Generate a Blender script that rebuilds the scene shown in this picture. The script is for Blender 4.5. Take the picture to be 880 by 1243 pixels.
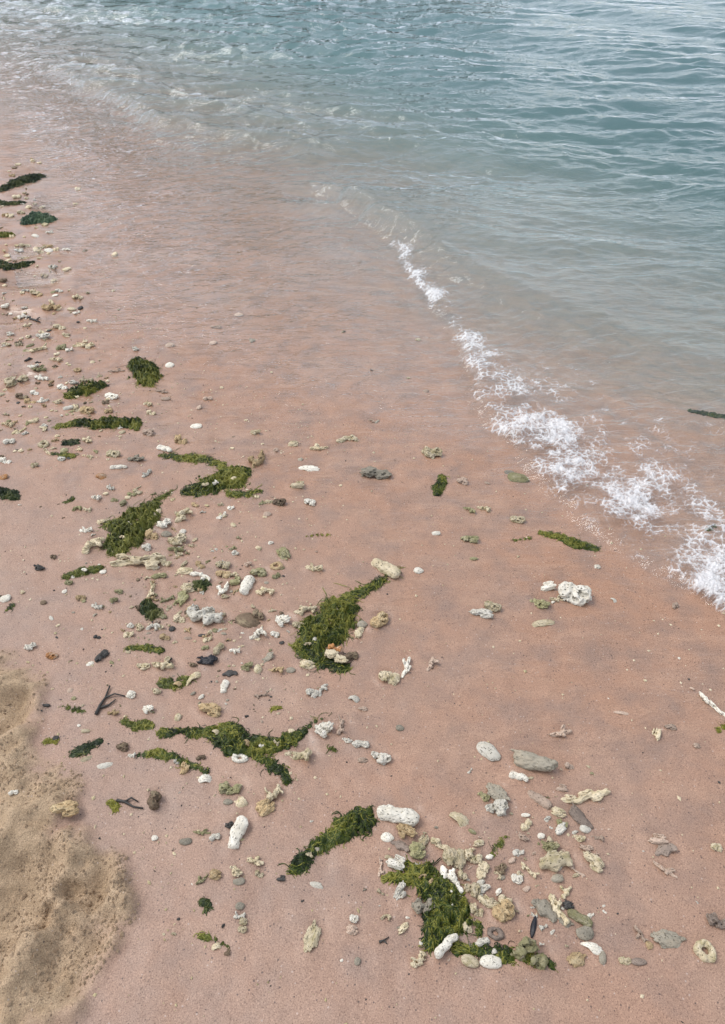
import bpy, math, random
import numpy as np

R = math.radians
sc = bpy.context.scene
for o in list(bpy.data.objects):
    bpy.data.objects.remove(o)

# ------------------------------------------------------------------ camera
CAM_H, PITCH, FPX, CX, CY = 1.55, R(40), 881.0, 440.0, 586.5
cam_d = bpy.data.cameras.new('camera')
cam = bpy.data.objects.new('camera', cam_d)
sc.collection.objects.link(cam)
cam.location = (0, 0, CAM_H)
cam.rotation_euler = (R(90) - PITCH, 0, 0)
cam_d.sensor_fit = 'VERTICAL'
cam_d.sensor_height = 36.0
cam_d.lens = 36.0 * FPX / 1243.0
cam_d.shift_y = -(621.5 - CY) / 1243.0
cam_d.clip_start = 0.05
cam_d.clip_end = 3000
sc.camera = cam

# ------------------------------------------------------------------ world, sun, exposure
SUN_EL, SUN_AZ = R(58), R(-72)          # azimuth from +Y, towards -X
w = bpy.data.worlds.new('World')
sc.world = w
w.use_nodes = True
nt = w.node_tree
bg = nt.nodes['Background']
sky = nt.nodes.new('ShaderNodeTexSky')
sky.sky_type = 'NISHITA'
sky.sun_disc = False
sky.sun_elevation = SUN_EL
sky.sun_rotation = SUN_AZ
sky.air_density = 1.0
sky.dust_density = 2.0
hs = nt.nodes.new('ShaderNodeHueSaturation')
hs.inputs['Saturation'].default_value = 0.40
nt.links.new(sky.outputs[0], hs.inputs['Color'])
nt.links.new(hs.outputs[0], bg.inputs['Color'])
bg.inputs['Strength'].default_value = 0.15
sun_d = bpy.data.lights.new('sun', 'SUN')
sun_d.energy = 0.65
sun_d.angle = R(24)
sun_d.color = (1.0, 0.96, 0.90)
sun = bpy.data.objects.new('sun', sun_d)
sc.collection.objects.link(sun)
sun.rotation_euler = (-(R(90) - SUN_EL), 0, -SUN_AZ)
sc.view_settings.view_transform = 'Standard'
sc.view_settings.look = 'None'
sc.view_settings.gamma = 1
sc.view_settings.exposure = 0.72
sc.render.engine = 'CYCLES'
cy = sc.cycles
cy.use_denoising = True
cy.max_bounces = 8
cy.diffuse_bounces = 3
cy.glossy_bounces = 3
cy.transparent_max_bounces = 12
cy.volume_bounces = 1
cy.sample_clamp_indirect = 6

# ------------------------------------------------------------------ numpy noise
_rng = np.random.RandomState(7)
_T2 = _rng.uniform(-1, 1, (256, 256))
_T3 = _rng.uniform(-1, 1, (64, 64, 64))


def n2(x, y, seed=0):
    x = np.asarray(x, float) + seed * 17.31
    y = np.asarray(y, float) + seed * 9.77
    i = np.floor(x).astype(int); j = np.floor(y).astype(int)
    u = x - i; v = y - j
    u = u * u * u * (u * (u * 6 - 15) + 10); v = v * v * v * (v * (v * 6 - 15) + 10)
    i0, i1, j0, j1 = i & 255, (i + 1) & 255, j & 255, (j + 1) & 255
    a = _T2[i0, j0] * (1 - u) + _T2[i1, j0] * u
    b = _T2[i0, j1] * (1 - u) + _T2[i1, j1] * u
    return a * (1 - v) + b * v


def fbm2(x, y, oct=4, seed=0, gain=0.5):
    s = 0; a = 1.0; t = 0
    for k in range(oct):
        s = s + a * n2(x * 2 ** k * 1.01, y * 2 ** k * 1.01, seed + k * 3.7); t += a; a *= gain
    return s / t


def n3(x, y, z, seed=0):
    x = x + seed * 7.13; y = y + seed * 3.71; z = z + seed * 5.37
    i = np.floor(x).astype(int); j = np.floor(y).astype(int); k = np.floor(z).astype(int)
    u = x - i; v = y - j; w_ = z - k
    u = u * u * (3 - 2 * u); v = v * v * (3 - 2 * v); w_ = w_ * w_ * (3 - 2 * w_)
    i0, i1, j0, j1, k0, k1 = i & 63, (i + 1) & 63, j & 63, (j + 1) & 63, k & 63, (k + 1) & 63
    def l(k_):
        a = _T3[i0, j0, k_] * (1 - u) + _T3[i1, j0, k_] * u
        b = _T3[i0, j1, k_] * (1 - u) + _T3[i1, j1, k_] * u
        return a * (1 - v) + b * v
    return l(k0) * (1 - w_) + l(k1) * w_


def sst(a, b, x):
    t = np.clip((x - a) / (b - a), 0, 1)
    return t * t * (3 - 2 * t)


def ground_pt(px, py, z=0.0):
    v = (py - CY) / FPX
    d = math.sin(PITCH) + v * math.cos(PITCH)
    t = (CAM_H - z) / d
    return (px - CX) / FPX * t, (math.cos(PITCH) - v * math.sin(PITCH)) * t, FPX / t


# ------------------------------------------------------------------ the lie of the beach
# edge of the thin wash, as x over y (the beach runs diagonally, sea towards +x +y)
_EY = np.array([-40, -3, 0.0, 0.7, 1.31, 1.65, 1.95, 2.05, 2.2, 2.4, 2.75, 3.15, 3.96, 5.3, 6.93, 9.5, 14, 30, 120, 600.])
_EX = np.array([44, 7.0, 2.9, 1.75, 1.05, 0.72, 0.42, 0.1, -0.28, -0.66, -0.93, -1.26, -1.66, -2.30, -3.2, -4.7, -7.4, -17, -75, -380.])


def smooth_interp(y, ys, xs, r=0.12):
    return (np.interp(y - r, ys, xs) + np.interp(y, ys, xs) + np.interp(y + r, ys, xs)) / 3


def seaward(x, y):
    xe = smooth_interp(y, _EY, _EX)
    d = (smooth_interp(y + 0.25, _EY, _EX) - smooth_interp(y - 0.25, _EY, _EX)) / 0.5
    return (x - xe) / np.sqrt(1 + np.clip(d, -1.9, 1.9) ** 2)


# outline of the churned dry sand, bottom left
_DP = [ground_pt(*q)[:2] for q in [(-700, 700), (-60, 800), (20, 815), (52, 850), (36, 905), (46, 945), (92, 962), (90, 1000), (60, 1025),
                                   (125, 1030), (150, 1045), (162, 1085), (150, 1125), (120, 1180), (90, 1250), (-700, 1600)]]


def poly_sd(x, y, P):
    P = np.array(P); d = np.full(np.shape(x), 1e9); ins = np.zeros(np.shape(x), bool)
    n = len(P)
    for a in range(n):
        ax, ay = P[a]; bx, by = P[(a + 1) % n]
        ex, ey = bx - ax, by - ay
        t = np.clip(((x - ax) * ex + (y - ay) * ey) / (ex * ex + ey * ey), 0, 1)
        d = np.minimum(d, np.hypot(x - ax - t * ex, y - ay - t * ey))
        c = ((ay > y) != (by > y)) & (x < (bx - ax) * (y - ay) / ((by - ay) if by != ay else 1e-9) + ax)
        ins ^= c
    return np.where(ins, -d, d)


def dryness(x, y):
    d = poly_sd(x, y, _DP) + 0.055 * fbm2(x * 8, y * 8, 4, 31) + .03 * fbm2(x * 26, y * 26, 3, 32)
    return sst(0.035, -0.035, d + .02 * fbm2(x * 40, y * 40, 2, 33))


# footprints pressed in the dry sand: centre, radius
_FOOT = [(ground_pt(30, 1095)[:2], 0.085), (ground_pt(100, 1150)[:2], 0.07), (ground_pt(20, 880)[:2], 0.05), (ground_pt(118, 1075)[:2], 0.045)]


_POOL = [(ground_pt(14, 308)[:2], .13, .09), (ground_pt(34, 338)[:2], .17, .12), (ground_pt(62, 246)[:2], .10, .12), (ground_pt(10, 385)[:2], .12, .07)]


def sand_h(x, y):
    x = np.asarray(x, float); y = np.asarray(y, float)
    s = seaward(x, y)
    sp = np.maximum(s, 0)
    z = np.where(s < 0, -0.035 * s / (1 - np.minimum(s, 0) * 0.05), -np.minimum(0.014 * sp + 0.026 * sp ** 2, 0.12 + 0.11 * np.maximum(sp - 1.9, 0) + .10 * np.maximum(sp - 3.6, 0)))
    z = np.maximum(z, -3.0)
    near = np.exp(-np.maximum(np.hypot(x, y) - 5, 0) / 6)
    z = z + near * (0.006 * fbm2(x * 2.6, y * 2.6, 2, 1) + 0.0034 * fbm2(x * 9, y * 9, 2, 5) + 0.0013 * n2(x * 38, y * 38, 9))
    for (c, r0, r1) in _POOL:
        z = z - .026 * np.exp(-(((x - c[0]) / r0) ** 2 + ((y - c[1]) / r1) ** 2) ** 2)
    # low rills left by the backwash
    rr = (0.5 * x + 0.86 * y)
    wx = 0.25 * fbm2(x * 2.2, y * 2.2, 3, 12)
    rill = 1 - np.abs(np.sin((rr + wx) * 26 + 3 * n2(x * 3, y * 3, 14)))
    z = z + near * 0.0015 * rill ** 4 * sst(-0.75, -0.1, s) * sst(-0.3, 0.4, n2(x * 4, y * 4, 15))
    dd = dryness(x, y)
    if np.any(dd > 0):
        rid = 1 - np.abs(fbm2(x * 13, y * 13, 3, 21))
        lump = 0.015 * (rid - 0.72) * 2 + 0.0065 * fbm2(x * 34, y * 34, 3, 22, .7) + 0.010
        for (c, r) in _FOOT:
            q = np.hypot(x - c[0], (y - c[1]) * 0.8) / r
            q = q + 0.25 * n2(x * 22, y * 22, 24)
            lump = lump - 0.030 * np.exp(-q ** 4) + 0.014 * np.exp(-((q - 1.35) / 0.3) ** 2)
        z = z + dd * lump
    return z


def hit(px, py):
    z = 0.0
    for _ in range(7):
        x, y, ppm = ground_pt(px, py, z)
        z = float(sand_h(np.array([x]), np.array([y]))[0])
    return x, y, z, ppm


# ------------------------------------------------------------------ mesh helpers
def mesh_np(name, V, F, smooth=True, attrs=None):
    V = np.ascontiguousarray(V, np.float32); F = np.ascontiguousarray(F, np.int32)
    me = bpy.data.meshes.new(name)
    k = F.shape[1]
    me.vertices.add(len(V)); me.vertices.foreach_set('co', V.ravel())
    me.loops.add(F.size); me.loops.foreach_set('vertex_index', F.ravel())
    me.polygons.add(len(F))
    me.polygons.foreach_set('loop_start', np.arange(0, F.size, k, dtype=np.int32))
    me.polygons.foreach_set('loop_total', np.full(len(F), k, np.int32))
    me.update(calc_edges=True)
    me.polygons.foreach_set('use_smooth', np.full(len(F), bool(smooth)))
    for n_, a in (attrs or {}).items():
        at = me.attributes.new(n_, 'FLOAT', 'POINT')
        at.data.foreach_set('value', np.ascontiguousarray(a, np.float32).ravel())
    me.validate()
    return me


def grid_faces(nx, ny, keep=None):
    i = np.arange(nx * ny).reshape(ny, nx)
    F = np.stack([i[:-1, :-1], i[:-1, 1:], i[1:, 1:], i[1:, :-1]], -1).reshape(-1, 4)
    return F if keep is None else F[keep.ravel()]


def graded(lo, a, b, hi, d, g):
    mid = list(np.arange(a, b + d * .5, d))
    up = []; s = d; v = mid[-1]
    while v < hi:
        s = s * g; v += s; up.append(v)
    dn = []; s = d; v = mid[0]
    while v > lo:
        s = s * g; v -= s; dn.append(v)
    return np.array(dn[::-1] + mid + up)


def link(name, me, mat=None, parent=None, **props):
    o = bpy.data.objects.new(name, me)
    sc.collection.objects.link(o)
    if mat is not None:
        if not me.materials:
            me.materials.append(mat)
        if me.materials[0] != mat:
            o.material_slots[0].link = 'OBJECT'
            o.material_slots[0].material = mat
    if parent: o.parent = parent
    for k, v in props.items():
        o[k] = v
    return o


# ------------------------------------------------------------------ materials
class NB:
    def __init__(s, name):
        s.m = bpy.data.materials.new(name); s.m.use_nodes = True
        s.t = s.m.node_tree; s.b = s.t.nodes['Principled BSDF']; s.o = s.t.nodes['Material Output']

    def n(s, typ, **kw):
        x = s.t.nodes.new('ShaderNode' + typ)
        for k, v in kw.items():
            if hasattr(x, k): setattr(x, k, v)
            else: x.inputs[k].default_value = v
        return x

    def l(s, a, b): s.t.links.new(a, b); return b

    def ramp(s, fac, pts, interp='LINEAR'):
        r = s.n('ValToRGB'); r.color_ramp.interpolation = interp
        e = r.color_ramp.elements
        while len(e) < len(pts): e.new(0.5)
        for q, (p, c) in zip(e, pts):
            q.position = p; q.color = tuple(c) + ((1,) if len(c) == 3 else ())
        s.l(fac, r.inputs[0]); return r.outputs[0]

    def mix(s, fac, a, b, mode='MIX'):
        m = s.n('Mix'); m.data_type = 'RGBA'; m.blend_type = mode
        for v, k in ((fac, 0), (a, 6), (b, 7)):
            if hasattr(v, 'is_linked') or hasattr(v, 'links'): s.l(v, m.inputs[k])
            else: m.inputs[k].default_value = v if k == 0 else tuple(v) + ((1,) if len(v) == 3 else ())
        return m.outputs[2]

    def math(s, op, a, b=0.0, c=None):
        m = s.n('Math'); m.operation = op
        for k, v in enumerate((a, b) if c is None else (a, b, c)):
            if hasattr(v, 'links'): s.l(v, m.inputs[k])
            else: m.inputs[k].default_value = v
        return m.outputs[0]

    def noise(s, vec, scale, detail=3, rough=.55):
        x = s.n('TexNoise'); x.inputs['Scale'].default_value = scale
        x.inputs['Detail'].default_value = detail; x.inputs['Roughness'].default_value = rough
        s.l(vec, x.inputs['Vector']); return x.outputs['Fac']


def mat_sand():
    s = NB('beach_sand')
    tc = s.n('TexCoord').outputs['Object']
    dry = s.n('Attribute', attribute_name='dry').outputs['Fac']
    wet = s.n('Attribute', attribute_name='wet').outputs['Fac']
    big = s.noise(tc, 2.2, 4); mid = s.noise(tc, 11, 4); fine = s.noise(tc, 420, 2, .7)
    c = s.ramp(big, [(.32, (.385, .246, .172)), (.5, (.375, .218, .142)), (.66, (.38, .216, .136))])
    c = s.mix(s.ramp(mid, [(.42, (0, 0, 0)), (.70, (.85, .85, .85))]), c, (.265, .18, .138))
    smp = s.n('Mapping'); smp.inputs['Scale'].default_value = (1.6, 7, 1); smp.inputs['Rotation'].default_value = (0, 0, R(-28)); s.l(tc, smp.inputs['Vector'])
    c = s.mix(s.ramp(s.noise(smp.outputs[0], 3.2, 6, .66), [(.50, (0, 0, 0)), (.66, (.5, .5, .5))]), c, (.44, .275, .185))
    # the upper, drained sand is greyer and more mauve than the sand the wash keeps wet
    c = s.mix(s.math('MULTIPLY', s.math('SUBTRACT', 1.0, wet), .55), c, (.358, .250, .196))
    tan = s.ramp(s.noise(tc, 30, 5, .65), [(.3, (.35, .25, .155)), (.7, (.51, .375, .245))])
    c = s.mix(dry, c, tan)
    # single grains of shell, coral red and dark mineral
    sp = s.ramp(fine, [(.30, (.44, .40, .38)), (.43, (.90, .89, .88)), (.57, (1.05, 1.05, 1.05)), (.72, (1.42, 1.40, 1.38))])
    c = s.mix(1.0, c, sp, 'MULTIPLY')
    vo = s.n('TexVoronoi'); vo.inputs['Scale'].default_value = 150; s.l(tc, vo.inputs['Vector'])
    vr = s.n('SeparateColor'); s.l(vo.outputs['Color'], vr.inputs[0])
    tiny = s.math('LESS_THAN', vo.outputs['Distance'], .26)
    dk = s.math('MULTIPLY', tiny, s.math('GREATER_THAN', vr.outputs[0], .95))
    lt = s.math('MULTIPLY', tiny, s.math('LESS_THAN', vr.outputs[0], .04))
    c = s.mix(s.math('MULTIPLY', dk, .75), c, (.07, .05, .045))
    c = s.mix(s.math('MULTIPLY', lt, .4), c, (.62, .52, .46))
    s.l(c, s.b.inputs['Base Color'])
    ro = s.ramp(s.math('MULTIPLY_ADD', mid, .35, s.math('MULTIPLY', wet, .65)), [(.1, (.62,) * 3), (.45, (.42,) * 3), (.8, (.20,) * 3)])
    ro = s.mix(dry, ro, (.95, .95, .95))
    s.l(ro, s.b.inputs['Roughness'])
    s.b.inputs['Specular IOR Level'].default_value = .5
    bp = s.n('Bump'); bp.inputs['Distance'].default_value = .0016
    s.l(s.math('ADD', s.ramp(wet, [(0, (.55,) * 3), (.6, (.25,) * 3), (1, (.14,) * 3)]), s.math('MULTIPLY', dry, .45)), bp.inputs['Strength'])
    h = s.math('ADD', s.noise(tc, 260, 3, .7), s.math('MULTIPLY', s.noise(tc, 60, 3, .6), 1.6))
    wr = s.n('Mapping'); wr.inputs['Scale'].default_value = (6, 22, 1.0); wr.inputs['Rotation'].default_value = (0, 0, R(-14)); s.l(tc, wr.inputs['Vector'])
    rn = s.n('TexNoise'); rn.inputs['Scale'].default_value = 1.0; rn.inputs['Detail'].default_value = 3; rn.inputs['Distortion'].default_value = .8
    s.l(wr.outputs[0], rn.inputs['Vector'])
    rd = s.math('SUBTRACT', 1.0, s.math('MULTIPLY', s.math('ABSOLUTE', s.math('SUBTRACT', rn.outputs['Fac'], .5)), 9.0))
    rd = s.math('POWER', s.math('MAXIMUM', rd, 0.0), 2.0)
    rd = s.math('MULTIPLY', rd, s.ramp(s.noise(tc, 5, 2), [(.45, (0, 0, 0)), (.6, (1, 1, 1))]))
    h = s.math('ADD', h, s.math('MULTIPLY', s.math('MULTIPLY', rd, s.ramp(wet, [(.55, (0, 0, 0)), (.95, (1, 1, 1))])), 11.0))
    h = s.math('ADD', h, s.math('MULTIPLY', s.math('MULTIPLY', dry, s.noise(tc, 110, 4, .75)), 2.6))
    s.l(h, bp.inputs['Height']); s.l(bp.outputs[0], s.b.inputs['Normal'])
    return s.m


def mat_water():
    s = NB('sea_water')
    s.t.nodes.remove(s.b)
    geo = s.n('NewGeometry')
    tc = s.n('TexCoord').outputs['Object']
    rip = s.n('Attribute', attribute_name='ripple').outputs['Fac']
    mp = s.n('Mapping'); mp.inputs['Scale'].default_value = (.45, 1.0, 1.0); mp.inputs['Rotation'].default_value = (0, 0, R(8))
    s.l(tc, mp.inputs['Vector'])
    h = s.math('ADD', s.math('MULTIPLY', s.noise(mp.outputs[0], 26, 4, .6), 1.0), s.math('MULTIPLY', s.noise(tc, 75, 2, .6), .22))
    wr = s.n('Mapping'); wr.inputs['Scale'].default_value = (5.5, 21.0, 1.0); wr.inputs['Rotation'].default_value = (0, 0, R(-9)); s.l(tc, wr.inputs['Vector'])
    rn = s.n('TexNoise'); rn.inputs['Scale'].default_value = 1.0; rn.inputs['Detail'].default_value = 2.5; rn.inputs['Distortion'].default_value = .6
    s.l(wr.outputs[0], rn.inputs['Vector'])
    rd = s.math('SUBTRACT', 1.0, s.math('MULTIPLY', s.math('ABSOLUTE', s.math('SUBTRACT', rn.outputs['Fac'], .5)), 5.0))
    rd = s.math('POWER', s.math('MAXIMUM', rd, 0.0), 4.0)
    h = s.math('ADD', h, s.math('MULTIPLY', rd, .42))
    bp = s.n('Bump'); bp.inputs['Distance'].default_value = .02
    s.l(rip, bp.inputs['Strength']); s.l(h, bp.inputs['Height'])
    film = s.n('Attribute', attribute_name='film').outputs['Fac']
    fr = s.n('Fresnel'); fr.inputs['IOR'].default_value = 1.333
    s.l(bp.outputs[0], fr.inputs['Normal'])
    gl = s.n('BsdfGlossy'); gl.inputs['Roughness'].default_value = .03
    gl.inputs['Color'].default_value = (1, 1, 1, 1)
    s.l(bp.outputs[0], gl.inputs['Normal'])
    tr = s.n('BsdfTransparent')
    mx = s.n('MixShader')
    s.l(s.math('MULTIPLY', s.math('MULTIPLY', fr.outputs[0], film), s.math('SUBTRACT', 1.0, geo.outputs['Backfacing'])), mx.inputs[0]); s.l(tr.outputs[0], mx.inputs[1]); s.l(gl.outputs[0], mx.inputs[2])
    s.l(mx.outputs[0], s.o.inputs['Surface'])
    ab = s.n('VolumeAbsorption'); ab.inputs['Color'].default_value = (.32, .66, .70, 1); ab.inputs['Density'].default_value = .80
    vs = s.n('VolumeScatter'); vs.inputs['Color'].default_value = (.86, .95, .92, 1); vs.inputs['Density'].default_value = .24
    vs.inputs['Anisotropy'].default_value = .2
    ad = s.n('AddShader'); s.l(ab.outputs[0], ad.inputs[0]); s.l(vs.outputs[0], ad.inputs[1])
    s.l(ad.outputs[0], s.o.inputs['Volume'])
    return s.m


def mat_foam():
    s = NB('sea_foam')
    s.b.inputs['Base Color'].default_value = (.84, .85, .86, 1)
    s.b.inputs['Roughness'].default_value = .25
    s.b.inputs['Subsurface Weight'].default_value = .0
    s.l(s.math('MULTIPLY', s.n('Attribute', attribute_name='cover').outputs['Fac'], .74), s.b.inputs['Alpha'])
    tc = s.n('TexCoord').outputs['Object']
    vo = s.n('TexVoronoi'); vo.inputs['Scale'].default_value = 170; s.l(tc, vo.inputs['Vector'])
    bp = s.n('Bump'); bp.inputs['Distance'].default_value = .003; bp.inputs['Strength'].default_value = .5; bp.invert = True
    s.l(vo.outputs['Distance'], bp.inputs['Height']); s.l(bp.outputs[0], s.b.inputs['Normal'])
    return s.m


def mat_rock(name, col, col2, rough=.75, pit=1.0, stain=None, spec=.3):
    s = NB(name)
    tc0 = s.n('TexCoord').outputs['Object']
    oi = s.n('ObjectInfo')
    vm = s.n('VectorMath'); vm.operation = 'ADD'
    cb = s.n('CombineXYZ')
    for k in range(3): s.l(s.math('MULTIPLY', oi.outputs['Random'], 40.0 + 13 * k), cb.inputs[k])
    s.l(tc0, vm.inputs[0]); s.l(cb.outputs[0], vm.inputs[1]); tc = vm.outputs[0]
    c = s.mix(s.ramp(s.noise(tc, 2.4, 4, .65), [(.32, (0, 0, 0)), (.68, (1, 1, 1))]), col, col2)
    c = s.mix(s.ramp(s.noise(tc, 14, 3, .6), [(.55, (0, 0, 0)), (.72, (.45, .45, .45))]), c, tuple(v * .55 for v in col2))
    if stain:
        c = s.mix(s.ramp(s.noise(tc, 1.7, 5, .7), [(.50, (0, 0, 0)), (.66, (.8, .8, .8))]), c, stain)
    if pit > .6:
        v2 = s.n('TexVoronoi'); v2.inputs['Scale'].default_value = 8.5; s.l(tc, v2.inputs['Vector'])
        msk = s.math('MULTIPLY', s.ramp(v2.outputs['Distance'], [(.20, (1, 1, 1)), (.33, (0, 0, 0))]), s.ramp(s.noise(tc, 3, 2), [(.36, (0, 0, 0)), (.52, (1, 1, 1))]))
        c = s.mix(s.math('MULTIPLY', msk, .9), c, (.055, .045, .025))  # dark pore spots: algae stain, with the shade of the holes painted in
    hsv = s.n('HueSaturation'); s.l(c, hsv.inputs['Color'])
    s.l(s.math('MULTIPLY_ADD', oi.outputs['Random'], .5, .74), hsv.inputs['Value'])
    s.l(hsv.outputs[0], s.b.inputs['Base Color'])
    s.b.inputs['Roughness'].default_value = rough
    s.b.inputs['Specular IOR Level'].default_value = spec
    bp = s.n('Bump'); bp.inputs['Distance'].default_value = .006; bp.inputs['Strength'].default_value = .55 * pit
    vo = s.n('TexVoronoi'); vo.inputs['Scale'].default_value = 7; s.l(tc, vo.inputs['Vector'])
    h = s.math('ADD', s.math('MINIMUM', vo.outputs['Distance'], .34), s.math('MULTIPLY', s.noise(tc, 20, 3, .7), .35))
    s.l(h, bp.inputs['Height']); s.l(bp.outputs[0], s.b.inputs['Normal'])
    return s.m


def mat_weed(name, pts, rough=.34):
    s = NB(name)
    t = s.n('Attribute', attribute_name='tone').outputs['Fac']
    tc = s.n('TexCoord').outputs['Object']
    f = s.math('MULTIPLY_ADD', s.noise(tc, 22, 3), .7, s.math('MULTIPLY', t, .65))
    c = s.ramp(f, pts)
    s.l(c, s.b.inputs['Base Color'])
    s.b.inputs['Roughness'].default_value = rough
    s.b.inputs['Specular IOR Level'].default_value = .28
    bp = s.n('Bump'); bp.inputs['Distance'].default_value = .004; bp.inputs['Strength'].default_value = .6
    s.l(s.noise(tc, 150, 3, .7), bp.inputs['Height']); s.l(bp.outputs[0], s.b.inputs['Normal'])
    return s.m


SAND = mat_sand(); WATER = mat_water(); FOAM = mat_foam()
ROCK = {
    'white': mat_rock('white_coral', (.76, .72, .63), (.62, .57, .46), .7, .9),
    'cream': mat_rock('cream_coral', (.66, .57, .41), (.50, .41, .26), .75, 1, (.33, .28, .13)),
    'tan': mat_rock('tan_coral', (.48, .35, .19), (.34, .24, .13), .75, 1, (.52, .42, .26)),
    'olive': mat_rock('olive_stained_coral', (.34, .31, .17), (.20, .19, .085), .7, 1, (.46, .41, .28)),
    'grey': mat_rock('grey_stone', (.36, .32, .25), (.24, .215, .165), .7, .8, (.36, .30, .22)),
    'brown': mat_rock('brown_stone', (.20, .14, .09), (.12, .085, .055), .65, .9, (.32, .26, .16)),
    'dark': mat_rock('dark_stone', (.045, .042, .038), (.07, .066, .06), .5, .6),
    'orange': mat_rock('orange_coral', (.50, .25, .09), (.38, .17, .07), .7, .8, (.6, .52, .42)),
    'mauve': mat_rock('mauve_stone', (.29, .225, .18), (.20, .155, .125), .6, .65),
    'pale': mat_rock('sandy_coral', (.50, .385, .30), (.42, .31, .235), .75, .7),
    'black': mat_rock('black_plastic', (.012, .012, .016), (.018, .018, .022), .38, .15),
}
WEED = {
    'green': mat_weed('green_algae', [(.36, (.008, .016, .003)), (.50, (.030, .052, .006)), (.64, (.085, .105, .012)), (.78, (.22, .21, .035))]),
    'dark': mat_weed('dark_algae', [(.28, (.006, .011, .005)), (.5, (.016, .030, .008)), (.7, (.05, .07, .015)), (.9, (.14, .14, .04))]),
    'olive': mat_weed('olive_algae', [(.28, (.015, .022, .005)), (.5, (.06, .075, .012)), (.75, (.14, .15, .022)), (.92, (.28, .26, .06))]),
    'teal': mat_weed('bluish_algae', [(.28, (.008, .022, .012)), (.5, (.025, .06, .035)), (.75, (.06, .12, .06)), (.95, (.14, .20, .10))]),
    'yellow': mat_weed('yellow_algae', [(.25, (.05, .055, .008)), (.5, (.13, .13, .015)), (.8, (.25, .23, .03)), (.95, (.35, .32, .08))]),
}

# ------------------------------------------------------------------ ground
xs = graded(-420, -1.75, 1.45, 420, .0082, 1.05)
ys = graded(-60, 0.22, 2.7, 620, .0074, 1.034)
gx_s, gy_s = xs, ys
X, Y = np.meshgrid(xs, ys)
Z = sand_h(X, Y)
S = seaward(X, Y)
dry = dryness(X, Y)
wet = sst(-1.65, -0.15, S + .22 * fbm2(X * 1.7, Y * 1.7, 3, 41) + 0.12 * n2(X * 6, Y * 6, 43)) * (1 - dry)
link('beach_sand', mesh_np('beach_sand', np.stack([X, Y, Z], -1).reshape(-1, 3), grid_faces(len(xs), len(ys)), True,
                           {'dry': dry, 'wet': wet}), SAND, kind='structure')

# ------------------------------------------------------------------ water
_BY = np.array([-3, 0.4, 1.0, 1.29, 1.46, 1.63, 1.96, 2.21, 2.69, 3.1, 3.42, 3.84, 4.27, 4.7, 6, 30])
_BX = np.array([4.6, 1.75, 1.22, .99, .82, .66, .51, .43, .40, .31, .23, .14, -.05, -.30, -1.1, -16])
_CYY = np.array([-3, 0.9, 2.0, 2.38, 2.59, 2.83, 3.11, 3.42, 3.96, 4.41, 4.8, 6, 30])
_CXX = np.array([6.2, 2.7, 1.72, 1.41, 1.22, 1.01, .77, .50, .24, 0.0, -.26, -1.06, -16])
_S2X = np.array([-14, -4.4, -2.72, -1.6, -.86, -.24, .36, .9, 1.43, 2.24, 5, 20])
_S2Y = np.array([26, 10.0, 7.9, 6.4, 5.82, 5.60, 5.55, 5.3, 5.03, 4.55, 2.8, -8])


def skew(ph, k=.55):
    # steep side turned to the shore, long back to the sea
    return np.sin(ph - k * np.sin(ph))


def bore(x, y):
    fr = x - smooth_interp(y, _BY, _BX, .08) + .035 * fbm2(x * 6, y * 6, 3, 61) + .03 * n2(y * 9, y * 0 + 3, 63)
    cr = np.interp(y, _CYY, _CXX) - np.interp(y, _BY, _BX)
    cr = np.maximum(cr, .10)
    return fr, cr


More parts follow.
